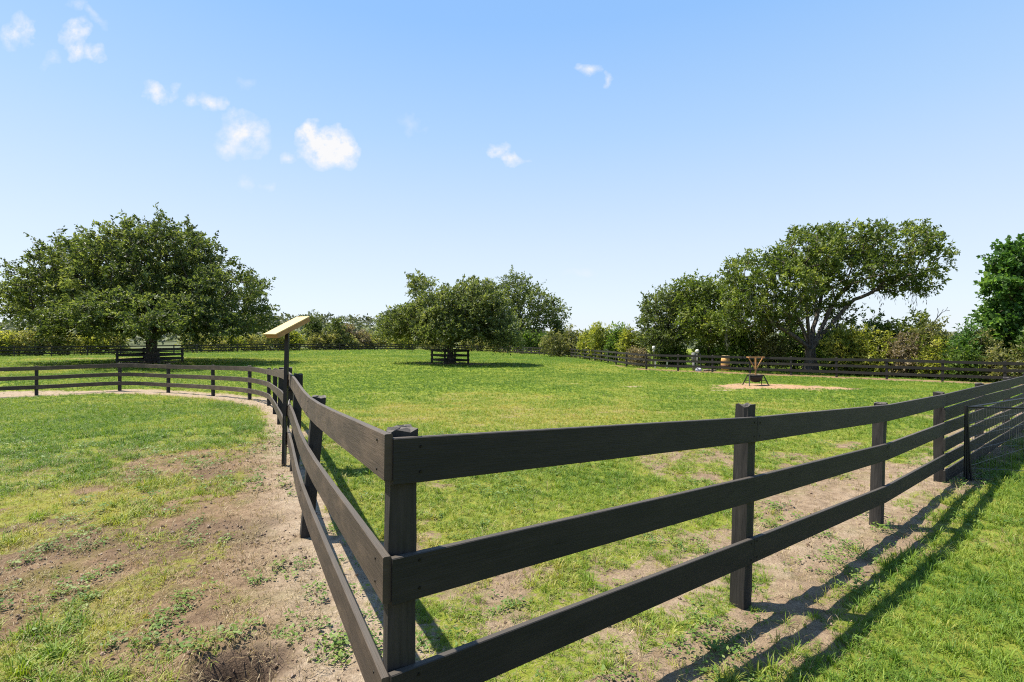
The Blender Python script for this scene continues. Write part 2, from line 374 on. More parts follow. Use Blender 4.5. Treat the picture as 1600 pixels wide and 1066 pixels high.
def ground_mat():
    t = NT('turf_and_soil')
    pos = t.n('NewGeometry').outputs['Position']
    nA = t.noise(9, pos, 6, .65); nB = t.noise(60, pos, 4, .7); nC = t.noise(1.3, pos, 5, .6); nD = t.noise(260, pos, 2, .6)
    # soil
    soil = t.ramp(nA, (.28, (.098, .062, .037)), (.5, (.180, .118, .072)), (.72, (.262, .182, .115)))
    soil = t.mix(t.ramp(nB, (.36, (.55, .55, .55)), (.52, (0, 0, 0))), soil, rgb(.085, .055, .036))
    straw = t.ramp(nD, (.55, (0, 0, 0)), (.68, (.7, .7, .7)))
    soil = t.mix(straw, soil, rgb(.30, .23, .13))
    sandc = t.ramp(nB, (.3, (.225, .172, .120)), (.6, (.36, .29, .215)))
    soil = t.mix(t.ramp(t.noise(2.1, pos, 6, .7), (.52, (0, 0, 0)), (.66, (.75, .75, .75))), soil, t.mix(nB, rgb(.075, .070, .012), rgb(.15, .145, .035)))
    soil = t.mix(t.math('MULTIPLY', t.attr('sand'), t.ramp(nA, (.3, (.35, .35, .35)), (.6, (1, 1, 1)))), soil, sandc)
    soil = t.mix(t.math('MULTIPLY', t.attr('red'), .8), soil, t.ramp(nA, (.35, (.26, .135, .065)), (.65, (.46, .29, .165))))
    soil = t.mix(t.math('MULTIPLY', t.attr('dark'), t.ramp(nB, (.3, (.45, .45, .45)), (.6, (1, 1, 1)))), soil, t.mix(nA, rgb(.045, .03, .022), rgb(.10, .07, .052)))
    # turf
    turf = t.ramp(t.math('ADD', t.math('MULTIPLY', nC, .5), t.math('MULTIPLY', nB, .5)), (.30, (.075, .120, .012)), (.5, (.145, .192, .018)), (.70, (.235, .25, .038)))
    dryc = t.ramp(nB, (.3, (.13, .115, .03)), (.7, (.29, .21, .085)))
    turf = t.mix(t.math('MULTIPLY', t.attr('dry'), t.ramp(nA, (.35, (.1, .1, .1)), (.65, (.85, .85, .85)))), turf, dryc)
    nE = t.noise(22, pos, 5, .7)
    f = t.math('ADD', t.attr('cover'), t.math('MULTIPLY', t.math('SUBTRACT', nE, .5), 1.5))
    f = t.math('ADD', f, t.math('MULTIPLY', t.math('SUBTRACT', t.noise(2.6, pos, 5, .65), .5), .9))
    f = t.ramp(f, (.40, (0, 0, 0)), (.64, (1, 1, 1)))
    col = t.mix(f, soil, turf)
    h = t.math('ADD', t.math('MULTIPLY', nB, .7), t.math('ADD', t.math('MULTIPLY', nA, 1.4), t.math('MULTIPLY', nD, .25)))
    t.principled(col, .95, t.bump(h, .8, .03), spec=.1)
    return t.m
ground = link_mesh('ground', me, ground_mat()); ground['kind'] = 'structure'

# ------------------------------------------------------------------ tree machinery
def leaf_mat(name, dark, mid, light, trans=.35, gloss=.5):
    t = NT(name)
    tn = t.attr('tint')
    col = t.ramp(tn, (0, dark), (.5, mid), (1, light))
    d = t.n('BsdfPrincipled'); t.l(col, d.inputs['Base Color']); d.inputs['Roughness'].default_value = gloss; d.inputs['Specular IOR Level'].default_value = .35
    tr = t.n('BsdfTranslucent'); t.l(t.mix(.6, col, t.mix(1, col, rgb(1.3, 1.35, .35), 'MULTIPLY')), tr.inputs[0])
    mx = t.n('MixShader'); mx.inputs[0].default_value = trans
    t.l(d.outputs[0], mx.inputs[1]); t.l(tr.outputs[0], mx.inputs[2]); t.l(mx.outputs[0], t.out.inputs[0])
    return t.m
def bark_mat(name, a, b):
    t = NT(name); p = t.n('NewGeometry').outputs['Position']
    mp = t.n('Mapping'); mp.inputs['Scale'].default_value = (1, 1, .25); t.l(p, mp.inputs[0])
    n = t.noise(9, mp.outputs[0], 6, .65)
    t.principled(t.ramp(n, (.35, a), (.65, b)), .9, t.bump(n, .8, .05), spec=.15)
    return t.m
M_BARK = bark_mat('oak_bark', (.045, .036, .028), (.16, .135, .11))
M_BARKG = bark_mat('pale_bark', (.09, .075, .06), (.25, .22, .18))
M_BARKM = bark_mat('grey_bark', (.05, .041, .033), (.15, .128, .105))
M_OAK = leaf_mat('oak_leaf', (.040, .060, .018), (.108, .144, .042), (.24, .27, .095), .48)
M_OAK2 = leaf_mat('oak_leaf_dusty', (.050, .070, .022), (.134, .170, .054), (.29, .31, .12), .48)
M_OAK3 = leaf_mat('oak_leaf_bright', (.044, .070, .013), (.122, .170, .032), (.26, .29, .070), .48)
M_GUM = leaf_mat('gum_leaf', (.030, .075, .016), (.085, .180, .036), (.20, .31, .075), .5)
M_YEL = leaf_mat('yellow_green_leaf', (.10, .135, .018), (.25, .275, .045), (.46, .44, .11), .5)
M_OLIVE = leaf_mat('olive_leaf', (.075, .090, .026), (.185, .195, .065), (.36, .33, .15), .5)
M_DEEP = leaf_mat('deep_green_leaf', (.034, .068, .012), (.105, .180, .030), (.24, .32, .07), .5)
M_BROWN = leaf_mat('brownish_twig_leaf', (.095, .075, .048), (.22, .175, .11), (.37, .31, .20), .4)
M_REED = leaf_mat('reed_leaf', (.13, .15, .038), (.30, .30, .09), (.52, .46, .20), .45)
M_MOSS = leaf_mat('hanging_moss', (.055, .055, .038), (.115, .115, .085), (.17, .17, .13), .25, .9)
M_WOOD = leaf_mat('far_wood_leaf', (.060, .075, .045), (.115, .135, .075), (.19, .19, .11), .3)

def unit(v):
    return v / np.maximum(np.linalg.norm(v, axis=-1, keepdims=True), 1e-9)

def leaf_mesh(name, c, d, up, ln, wd, tint):
    """diamond leaves folded along the midrib"""
    n = len(c); d = unit(d); s = unit(np.cross(d, up)); nn = np.cross(s, d)
    ln = ln[:, None]; wd = wd[:, None]
    V = np.empty((n, 4, 3)); V[:, 0] = c; V[:, 1] = c + d * ln * .45 + s * wd * .5 + nn * wd * .13
    V[:, 2] = c + d * ln; V[:, 3] = c + d * ln * .45 - s * wd * .5 + nn * wd * .13
    me = np_mesh(name, V.reshape(-1, 3), np.arange(n * 4), 4)
    fattr(me, 'tint', np.repeat(tint, 4)); return me

def tubes_mesh(name, A, B, ra, rb, sides=6):
    A, B = np.asarray(A), np.asarray(B); n = len(A)
    d = unit(B - A); ref = np.where(np.abs(d[:, 2:3]) > .9, np.array([[1., 0, 0]]), np.array([[0, 0, 1.]]))
    u = unit(np.cross(d, ref)); v = np.cross(d, u)
    ang = np.arange(sides) / sides * 2 * np.pi
    ring = u[:, None] * np.cos(ang)[None, :, None] + v[:, None] * np.sin(ang)[None, :, None]
    VA = A[:, None] + ring * np.asarray(ra)[:, None, None]; VB = B[:, None] + d[:, None] * (np.asarray(rb) * .35)[:, None, None] + ring * np.asarray(rb)[:, None, None]
    V = np.concatenate([VA, VB], 1).reshape(-1, 3)
    i = np.arange(sides); j = (i + 1) % sides
    q = np.stack([i, j, j + sides, i + sides], 1)[None] + (np.arange(n) * 2 * sides)[:, None, None]
    return np_mesh(name, V, q.reshape(-1), 4, True)

def spaced(pts, mind, cap):
    """thin a cloud so that points keep a least distance"""
    cell = {}; keep = []
    for p in pts:
        k = tuple(np.floor(p / mind).astype(int)); ok = True
        for dx in (-1, 0, 1):
            for dy in (-1, 0, 1):
                for dz in (-1, 0, 1):
                    for o in cell.get((k[0] + dx, k[1] + dy, k[2] + dz), ()):
                        if ((o - p) ** 2).sum() < mind * mind: ok = False; break
                    if not ok: break
                if not ok: break
            if not ok: break
        if ok:
            cell.setdefault(k, []).append(p); keep.append(p)
            if len(keep) >= cap: break
    return np.array(keep)

def lobes_points(lobes, n, r, shell=.35):
    """lobes: (cx, cy, cz, rx, ry, rz); the number of points follows each lobe's surface"""
    wts = np.array([(l[3] * l[5] + l[3] * l[4] + l[4] * l[5]) for l in lobes]); wts = wts / wts.sum()
    which = r.choice(len(lobes), n, p=wts); L = np.array(lobes)[which]
    d = unit(r.normal(size=(n, 3))); rad = (shell + (1 - shell) * r.random(n)) ** .6
    return L[:, :3] + d * rad[:, None] * L[:, 3:6]

def grow(fork, trunk_nodes, limbs, clusters, step=.55, balance=.35, r=None):
    """join every leaf cluster to the nearest fitting wood, like a growing crown"""
    pos = [np.array(p) for p in trunk_nodes]; par = [-1] + list(range(len(pos) - 1)); plen = [0.0] * len(pos)
    for i in range(1, len(pos)): plen[i] = 0.0
    fi = len(pos) - 1
    def extend(start, target, sag=.0):
        a = pos[start]; v = target - a; L = np.linalg.norm(v); k = max(1, int(round(L / step))); last = start
        for i in range(1, k + 1):
            t = i / k; p = a + v * t + np.array([0, 0, sag * L * t * (1 - t)])
            if i < k: p = p + r.normal(size=3) * .055 * step * 1.2
            pos.append(p); par.append(last); plen.append(plen[last] + L / k); last = len(pos) - 1
        return last
    for limb in limbs:
        cur = fi if not isinstance(limb[0], int) else limb[0]
        for p in limb:
            if isinstance(p, int): continue
            cur = extend(cur, np.array(p), .04)
    order = np.argsort(np.linalg.norm(clusters - np.array(fork), axis=1))
    tips = []
    for ci in order:
        c = clusters[ci]; Pn = np.array(pos[max(0, fi - 1):]); off = max(0, fi - 1)
        cost = np.linalg.norm(Pn - c, axis=1) + balance * np.array(plen[off:]) + .9 * np.maximum(0, Pn[:, 2] - c[2] - .2)
        b = int(np.argmin(cost)) + off
        tips.append((extend(b, c, .10), ci))
    return np.array(pos), np.array(par), tips

def wood_radii(pos, par, tips, r_tip, expo, r_trunk, ntrunk):
    cnt = np.zeros(len(pos))
    for t, _ in tips: cnt[t] += 1
    for i in range(len(pos) - 1, 0, -1): cnt[par[i]] += cnt[i]
    rad = r_tip * np.maximum(cnt, .4) ** expo
    rad = np.minimum(rad, r_trunk)
    for i in range(ntrunk):
        f = i / max(1, ntrunk - 1); rad[i] = max(rad[i], r_trunk * (1.0 - .22 * f)); 
    if ntrunk > 1: rad[0] = r_trunk * 1.55; 
    if ntrunk > 2: rad[1] = r_trunk * 1.12
    return rad

def foliage(clusters, outdirs, r, per, twig_len, leaf_len, leaf_w, twigs=7, droop=.15, up_bias=.8, size_jit=.35):
    n = len(clusters); T = n * twigs
    c = np.repeat(clusters, twigs, 0); o = np.repeat(outdirs, twigs, 0)
    td = unit(o * .8 + r.normal(size=(T, 3)) * .75 + np.array([0, 0, .15])); tl = twig_len * (.45 + .75 * r.random(T))
    start = c + r.normal(size=(T, 3)) * twig_len * .28
    m = max(1, per // twigs); N = T * m
    t = np.tile((np.arange(m) + .5) / m, T) + r.random(N) * .5 / m
    sd = np.repeat(start, m, 0); d = np.repeat(td, m, 0); L = np.repeat(tl, m)
    p = sd + d * (L * t)[:, None]; p[:, 2] -= droop * L * t * t
    ld = unit(d * .7 + r.normal(size=(N, 3)) * .8); up = unit(np.array([0, 0, up_bias]) + r.normal(size=(N, 3)) * .75)
    p += r.normal(size=(N, 3)) * .05 * twig_len
    s = (1 + size_jit * r.normal(size=N)).clip(.45, 1.8)
    clus_t = r.normal(size=n) * .2
    tint = (.42 + np.repeat(np.repeat(clus_t, twigs), m) + np.repeat(r.normal(size=T) * .12, m) + r.normal(size=N) * .15).clip(0, 1)
    return p, ld, up, leaf_len * s, leaf_w * s, tint

def make_tree(name, base, label, cat, lobes, nclus, mind, per, leaf, trunk_h, trunk_r, limbs=(), bend=(0, 0), mat=None, bark=None, twig=.75, shell=.35,
              seed=1, group=None, balance=.35, r_tip=.022, expo=.44, zmin=None, droop=.15, up_bias=.5, twigs=7, stems=None, step=.55, tint_shift=0.0):
    r = np.random.default_rng(seed); base = np.array(base, float)
    root = empty(name, base, label, cat, group)
    cl = lobes_points(lobes, nclus * 5, r, shell)
    if zmin is not None: cl = cl[cl[:, 2] > zmin]
    cl = spaced(cl, mind, nclus)
    fork = base + np.array([bend[0], bend[1], trunk_h])
    k = 4; trunk = [base + (fork - base) * (i / k) + (np.array([math.sin(i) * .05, 0, 0]) if 0 < i < k else 0) for i in range(k + 1)]
    trunk[0] = trunk[0] - np.array([0, 0, .12])
    pos, par, tips = grow(fork, trunk, limbs, cl, step, balance, r)
    rad = wood_radii(pos, par, tips, r_tip, expo, trunk_r, k + 1)
    i = np.arange(1, len(pos)); big = rad[i] > .06
    V = pos - base
    wood = []
    me = tubes_mesh('trunk', V[par[i]], V[i], np.minimum(rad[par[i]], rad[i] * 1.35 + (i <= k) * 9), rad[i], 7)
    link_mesh('trunk', me, bark or M_BARK, root)
    outd = []
    for t, ci in tips:
        pr = par[t]; pr2 = par[pr] if par[pr] >= 0 else pr
        outd.append(pos[t] - pos[pr2])
    order = [ci for _, ci in tips]
    cc = cl[order]; od = unit(np.array(outd))
    centre = np.mean(cl, 0); od = unit(od + .7 * unit(cc - (centre - np.array([0, 0, 1.0]))))
    p, ld, up, ll, lw, ti = foliage(cc - base, od, r, per, twig, leaf[0], leaf[1], twigs, droop, up_bias)
    link_mesh('crown', leaf_mesh('crown', p, ld, up, ll, lw, (ti + tint_shift).clip(0, 1)), mat or M_OAK, root)
    return root, pos, rad, cc

def lobe(px, py, d, rx, rz, ry=None):
    c = P(px, py, d); k = d / F; m_ = min(11.0, 420.0 / d); rx = max(rx * .62, rx - m_); rz = max(rz * .62, rz - m_ * 1.1)
    return (c.x, c.y, c.z, rx * k, (ry if ry is not None else rx * k * .9), rz * k)
def W(px, py, d): v = P(px, py, d); return (v.x, v.y, v.z)

# ------------------------------------------------------------------ fences
def catmull(p0, p1, p2, p3, t):
    return .5 * ((2 * p1) + (-p0 + p2) * t + (2 * p0 - 5 * p1 + 4 * p2 - p3) * t * t + (-p0 + 3 * p1 - 3 * p2 + p3) * t ** 3)

def board_mesh(name, path, ups, outs, wid, thk, chamfer, u0=0.0):
    """a board swept along path; path = middle of its post side, ups / outs = its height and face directions"""
    n = len(path); h = wid / 2; c = chamfer
    prof = [(-h + c, 0), (h - c, 0), (h, c), (h, thk - c), (h - c, thk), (-h + c, thk), (-h, thk - c), (-h, c)] if c > 0 else [(-h, 0), (h, 0), (h, thk), (-h, thk)]
    m = len(prof); per = np.cumsum([0] + [math.dist(prof[i], prof[(i + 1) % m]) for i in range(m)])
    bm = bmesh.new(); uvl = bm.loops.layers.uv.new('UVMap')
    rings = []; length = [u0]
    for i in range(n):
        if i: length.append(length[-1] + float(np.linalg.norm(path[i] - path[i - 1])))
        rings.append([bm.verts.new(path[i] + ups[i] * a + outs[i] * b) for a, b in prof])
    for i in range(n - 1):
        for j in range(m):
            k = (j + 1) % m
            f = bm.faces.new((rings[i][j], rings[i + 1][j], rings[i + 1][k], rings[i][k]))
            for lp, (uu, vv) in zip(f.loops, ((length[i], per[j]), (length[i + 1], per[j]), (length[i + 1], per[j + 1]), (length[i], per[j + 1]))): lp[uvl].uv = (uu, vv)
    for ring, rev in ((rings[0], True), (rings[-1], False)):
        f = bm.faces.new(ring[::-1] if rev else ring)
        for lp in f.loops: lp[uvl].uv = (lp.vert.co.y * 3, lp.vert.co.z * .2)
    bmesh.ops.recalc_face_normals(bm, faces=bm.faces)
    me = bpy.data.meshes.new(name); bm.to_mesh(me); bm.free(); return me

def post_mesh(name, h, wd, rough, seed, depth=.25, nz=7, dp=None):
    """squared post with an uneven sawn top"""
    r = random.Random(seed); bm = bmesh.new(); uvl = bm.loops.layers.uv.new('UVMap'); k = 3; dp = dp or wd
    ring_pts = []
    for s, (ax, ay, bx, by) in enumerate(((-1, -1, 1, -1), (1, -1, 1, 1), (1, 1, -1, 1), (-1, 1, -1, -1))):
        for i in range(k): t = i / k; ring_pts.append(((ax + (bx - ax) * t) * wd / 2, (ay + (by - ay) * t) * dp / 2))
    def cut(x, y):                                           # knock the corners off
        if abs(x) > wd * .49 and abs(y) > dp * .49: return x * .93, y * .93
        return x, y
    rings = []
    zs = [-depth + (h + depth) * i / (nz - 1) for i in range(nz)]
    for zi, z in enumerate(zs):
        ring = []
        for x, y in ring_pts:
            x, y = cut(x, y); j = rough * (1.0 if zi == nz - 1 else .35)
            ring.append(bm.verts.new((x + r.uniform(-j, j), y + r.uniform(-j, j), z + (r.uniform(-2.2 * rough, rough) if zi == nz - 1 else 0))))
        rings.append(ring)
    m = len(ring_pts)
    for i in range(nz - 1):
        for j in range(m):
            q = (j + 1) % m; f = bm.faces.new((rings[i][j], rings[i][q], rings[i + 1][q], rings[i + 1][j]))
            for lp, (uu, vv) in zip(f.loops, ((zs[i], j), (zs[i], j + 1), (zs[i + 1], j + 1), (zs[i + 1], j))): lp[uvl].uv = (uu, vv * wd / k)
    inner = [bm.verts.new((v.co.x * .55, v.co.y * .55, h + r.uniform(-1.5 * rough, rough))) for v in rings[-1]]
    cen = bm.verts.new((0, 0, h + rough * .6))
    for j in range(m):
        q = (j + 1) % m
        f = bm.faces.new((rings[-1][j], rings[-1][q], inner[q], inner[j])); f2 = bm.faces.new((inner[j], inner[q], cen))
        for g in (f, f2):
            for lp in g.loops: lp[uvl].uv = (lp.vert.co.x * .3, lp.vert.co.y)
    bmesh.ops.recalc_face_normals(bm, faces=bm.faces)
    me = bpy.data.meshes.new(name); bm.to_mesh(me); bm.free(); return me

nail_me = None
def nail_mesh():
    global nail_me
    if nail_me is None:
        bm = bmesh.new(); bmesh.ops.create_cone(bm, cap_ends=True, segments=8, radius1=.0055, radius2=.0045, depth=.005)
        nail_me = bpy.data.meshes.new('nail'); bm.to_mesh(nail_me); bm.free(); nail_me.materials.append(M_NAIL)
    return nail_me

def build_fence(root, posts, heights, side, post_h, leans=None, post_w=.1, thk=.026, wid=.15, chamfer=.003, spans=2, smooth=1, rough=.008, seed=0,
                yaw=None, nails=0, rail_mat=None, start_ext=0.0, end_ext=0.0, hjit=.012, sink=0.0, zexact=True, skip_posts=()):
    """posts: (x, y, z) of the ground; heights: top edges of the rails at each post (list) or one list for all; side: +1 rails left of the run, -1 right"""
    r = random.Random(seed); base = np.array(root.location); n = len(posts)
    pp = [np.array((p[0], p[1], p[2])) for p in posts]
    dirs = []
    for i in range(n):
        a = pp[max(0, i - 1)]; b = pp[min(n - 1, i + 1)]; d = b - a; d[2] = 0; dirs.append(d / np.linalg.norm(d))
    axes = []
    for i in range(n):
        lx, ly = (leans[i] if leans else (0, 0)); lx += r.uniform(-.012, .012); ly += r.uniform(-.012, .012)
        a = np.array((lx, ly, 1.0)); axes.append(a / np.linalg.norm(a))
    outs = [side * np.array((-d[1], d[0], 0)) for d in dirs]
    outs = [o - a * float(o @ a) for o, a in zip(outs, axes)]; outs = [o / np.linalg.norm(o) for o in outs]
    shared = {}
    for i in range(n):
        if i in skip_posts: continue
        key = r.randrange(4) if nails == 0 else i
        if key not in shared:
            shared[key] = post_mesh('post', post_h[i] if isinstance(post_h, list) else post_h, post_w, rough, seed * 100 + key, nz=9 if nails else 4); shared[key].materials.append(M_POST)
        o = link_mesh('post', shared[key], None, root)
        z = Vector(axes[i]); yw = yaw[i] if yaw and yaw[i] is not None else math.atan2(dirs[i][1], dirs[i][0])
        x = Vector((math.cos(yw), math.sin(yw), 0)); y = z.cross(x).normalized(); x = y.cross(z)
        o.matrix_local = Matrix.Translation(Vector(pp[i] - base)) @ Matrix((x, y, z)).transposed().to_4x4()
    nr = len(heights[0]) if isinstance(heights[0], (list, tuple)) else len(heights)
    for k in range(nr):
        cur = 0; first = 1 + (k % spans) if spans > 1 else 1
        att = []
        for i in range(n):
            hh = heights[i][k] if isinstance(heights[0], (list, tuple)) else heights[k]
            att.append(pp[i] + axes[i] * (hh - wid / 2 + r.uniform(-hjit, hjit)) + outs[i] * (post_w / 2 + .001))
        while cur < n - 1:
            nxt = min(n - 1, cur + (first if cur == 0 else spans))
            path, ups, os_ = [], [], []
            for i in range(cur, nxt):
                for s in range(smooth):
                    t = s / smooth; A = att[max(0, i - 1)]; D = att[min(n - 1, i + 2)]
                    path.append(catmull(A, att[i], att[i + 1], D, t) if smooth > 1 else att[i])
                    ups.append(axes[i] * (1 - t) + axes[i + 1] * t); v = outs[i] * (1 - t) + outs[i + 1] * t; os_.append(v / np.linalg.norm(v))
            path.append(att[nxt]); ups.append(axes[nxt]); os_.append(outs[nxt])
            path = [p.copy() for p in path]
            d_s = path[1] - path[0]; d_s /= np.linalg.norm(d_s); d_e = path[-1] - path[-2]; d_e /= np.linalg.norm(d_e)
            path[0] += d_s * (-start_ext if cur == 0 else .002); path[-1] += d_e * (end_ext if nxt == n - 1 else -.002)
            org = path[0].copy()
            me = board_mesh('rail', [p - org for p in path], ups, os_, wid, thk, chamfer, r.uniform(0, 20))
            me.materials.append(rail_mat or M_RAIL)
            o = link_mesh('rail', me, None, root); o.location = org - base
            if nails:
                for i in (cur, nxt):
                    if i > nails: continue
                    sgn = 1 if i == cur else -1; dd = d_s if i == cur else d_e
                    for hz in (-.045, .045):
                        nm = bpy.data.objects.new('nail', nail_mesh()); COL.objects.link(nm); nm.parent = o
                        pt = att[i] + dd * sgn * .035 + axes[i] * (hz + r.uniform(-.008, .008)) + outs[i] * (thk + .001) - org
                        nm.matrix_local = Matrix.Translation(Vector(pt)) @ Vector(outs[i]).to_track_quat('Z', 'Y').to_matrix().to_4x4()
            cur = nxt
    return root

def gp(p): return (p[0], p[1], gz(p[0], p[1]))

# near fence, right of the corner: three boards as far as the third post, six boards beyond it
rp = [(CORNER[0], CORNER[1], CAMZ - 1.49)] + [gp(p) for p in R_XY[1:]]
fr = empty('board_fence', rp[0], 'black three-board fence in front, running from the corner post off to the right', 'fence')
RL = [(.016, 0)] + [(.03, 0), (.024, 0), (.016, 0)] + [(.01, 0)] * 6
hts = [[1.180, .800, .425], [1.177, .815, .437], [1.117, .763, .378], [1.08, .736, .346]] + [[1.09, .73, .345]] * 6
cy = R(24)
build_fence(fr, rp, hts, -1, [1.20, 1.243, 1.13, 1.10] + [1.11] * 6, RL, .096, seed=3, nails=3, start_ext=.062, smooth=1, hjit=.004, yaw=[cy] + [None] * 9)
ext = rp[3:]
# the extra boards that close the gaps from the third post on
def extra_boards():
    r = random.Random(8); base = np.array(fr.location)
    d = np.array((1.883, 1.526, 0)); d /= np.linalg.norm(d); out = np.array((d[1], -d[0], 0))
    for k, hh in enumerate((.915, .545, .165)):
        for i in range(0, 6, 2):
            a = np.array(ext[i]); b = np.array(ext[i + 1]); c = np.array(ext[min(i + 2, 6)])
            path = [p + np.array((0, 0, hh - .075 + r.uniform(-.01, .01))) + out * .05 for p in (a, b, c)]
            path[0] = path[0] - d * (.07 if i == 0 else -.002); path[-1] -= d * .002
            me = board_mesh('rail', [p - path[0] for p in path], [np.array((0, 0, 1.0))] * 3, [out] * 3, .15, .026, .003, r.uniform(0, 20)); me.materials.append(M_RAIL)
            o = link_mesh('rail', me, None, fr); o.location = path[0] - base
extra_boards()

# near fence, left of the corner, curving away
lp = [gp(p) for p in L_XY[1:]]
fl = empty('board_fence', lp[0], 'dark curving three-board fence from the corner post round to the left edge', 'fence')
c0 = np.array((CORNER[0], CORNER[1], CAMZ - 1.49))
LL = [(.016, 0), (.10, -.02), (.06, -.01), (.04, 0), (.03, 0), (.02, 0)] + [(.0, 0)] * 8
hl = [[1.195, .80, .425], [1.10, .73, .41], [1.10, .735, .40]] + [[1.10, .74, .39]] * 11
build_fence(fl, [tuple(c0)] + lp, hl, 1, [1.2, 1.105, 1.115] + [1.13] * 11, LL, .098, seed=9, nails=2, smooth=4, hjit=.006, rail_mat=M_RAIL_BROWN, skip_posts=(0,), start_ext=.07, end_ext=.05)

# far perimeter fence: resample the long run at even post spacing
def resample(pts, sp):
    p = np.array(pts)[:, :2]; seg = np.linalg.norm(np.diff(p, axis=0), axis=1); s = np.concatenate([[0], np.cumsum(seg)])
    n = int(round(s[-1] / sp)); t = np.linspace(0, s[-1], n + 1)
    return [gp((np.interp(v, s, p[:, 0]), np.interp(v, s, p[:, 1]))) for v in t]
fp = resample(FAR_XY[:9], 3.1)
ff = empty('board_fence', fp[0], 'long thin black fence on the far side of the paddock, behind both ringed trees', 'fence')
build_fence(ff, fp, [1.16, .79, .42], -1, 1.2, None, .11, seed=12, chamfer=0, spans=2, rough=.01, hjit=.02)
fm = resample(FAR_XY[8:] + [FR_XY[0]], 2.9)
fmo = empty('board_fence', fm[0], 'black fence receding behind the middle tree towards the yellow-green bushes', 'fence')
build_fence(fmo, fm, [1.16, .79, .42], -1, 1.2, None, .12, seed=13, chamfer=0, spans=2, rough=.01, hjit=.02)
fq = [gp(p) for p in FR_XY]
frr = empty('board_fence', fq[0], 'dark grey board fence below the hedge, passing behind the rusty feeder', 'fence')
build_fence(frr, fq, [1.16, .79, .42], -1, 1.19, None, .12, seed=14, chamfer=0, spans=2, rough=.01, hjit=.02)

# ------------------------------------------------------------------ square guards round the two paddock trees
def guard(x, y, half, rot, label, seed, skip=None):
    z = gz(x, y); g = empty('tree_guard', (x, y, z), label, 'tree guard')
    c = [(x + half * math.sqrt(2) * math.cos(rot + a), y + half * math.sqrt(2) * math.sin(rot + a)) for a in (R(225), R(315), R(45), R(135))]
    base = np.array(g.location); r = random.Random(seed); pm = post_mesh('post', 1.14, .13, .012, seed, nz=4); pm.materials.append(M_PAINT)
    for q in c:
        o = link_mesh('post', pm, None, g); o.location = Vector((q[0], q[1], gz(*q))) - g.location; o.rotation_euler = (r.uniform(-.03, .03), r.uniform(-.03, .03), rot)
    for i in range(4):
        a = np.array(gp(c[i])); b = np.array(gp(c[(i + 1) % 4])); d = b - a; L = np.linalg.norm(d); d /= L; out = np.array((d[1], -d[0], 0)); out /= np.linalg.norm(out)
        for hh in (1.10, .72, .36):
            p0 = a - d * .06 + np.array((0, 0, hh - .08 + r.uniform(-.03, .03))) + out * .066; p1 = b + d * .06 + np.array((0, 0, hh - .08 + r.uniform(-.03, .03))) + out * .066
            me = board_mesh('rail', [p0 - p0, p1 - p0], [np.array((0, 0, 1.0))] * 2, [out] * 2, .16, .028, 0, r.uniform(0, 9)); me.materials.append(M_RAIL)
            o = link_mesh('rail', me, None, g); o.location = p0 - base
guard(TREE_L[0], TREE_L[1], 1.5, 0.05, 'black square rail guard round the trunk of the big spreading left oak', 4)
guard(TREE_C[0], TREE_C[1], 1.06, R(36), 'black rail guard round the trunk of the tree in the middle of the paddock', 6)

# ------------------------------------------------------------------ small things
def bm_obj(name, bm, mat, parent, smooth=False):
    me = bpy.data.meshes.new(name); bm.to_mesh(me); bm.free()
    if smooth:
        for p in me.polygons: p.use_smooth = True
    return link_mesh(name, me, mat, parent)
def add_bar(bm, a, b, w, d=None, up=Vector((0, 0, 1))):
    a, b = Vector(a), Vector(b); z = (b - a).normalized(); d = d or w
    if abs(z.dot(up)) > .95: up = Vector((0, 1, 0))
    x = z.cross(up).normalized(); y = x.cross(z)
    vs = [bm.verts.new(p + x * sx * w / 2 + y * sy * d / 2) for p in (a, b) for sx, sy in ((-1, -1), (1, -1), (1, 1), (-1, 1))]
    for f in ((0, 3, 2, 1), (4, 5, 6, 7), (0, 1, 5, 4), (1, 2, 6, 5), (2, 3, 7, 6), (3, 0, 4, 7)): bm.faces.new([vs[i] for i in f])
def add_lathe(bm, prof, seg=16, c=(0, 0, 0), cap=True):
    rings = [[bm.verts.new((c[0] + r * math.cos(2 * math.pi * i / seg), c[1] + r * math.sin(2 * math.pi * i / seg), c[2] + z)) for i in range(seg)] for r, z in prof]
    for a, b in zip(rings[:-1], rings[1:]):
        for i in range(seg): j = (i + 1) % seg; bm.faces.new((a[i], a[j], b[j], b[i]))
    if cap: bm.faces.new(rings[0][::-1]); bm.faces.new(rings[-1])
def add_tube(bm, pts, rad, seg=8):
    for a, b in zip(pts[:-1], pts[1:]):
        a, b = Vector(a), Vector(b); z = (b - a).normalized(); up = Vector((0, 0, 1)) if abs(z.z) < .9 else Vector((1, 0, 0))
        x = z.cross(up).normalized(); y = x.cross(z)
        ra = [bm.verts.new(a + (x * math.cos(t) + y * math.sin(t)) * rad) for t in [2 * math.pi * i / seg for i in range(seg)]]
        rb = [bm.verts.new(b + (x * math.cos(t) + y * math.sin(t)) * rad) for t in [2 * math.pi * i / seg for i in range(seg)]]
        for i in range(seg): j = (i + 1) % seg; bm.faces.new((ra[i], ra[j], rb[j], rb[i]))
        bm.faces.new(ra[::-1]); bm.faces.new(rb)

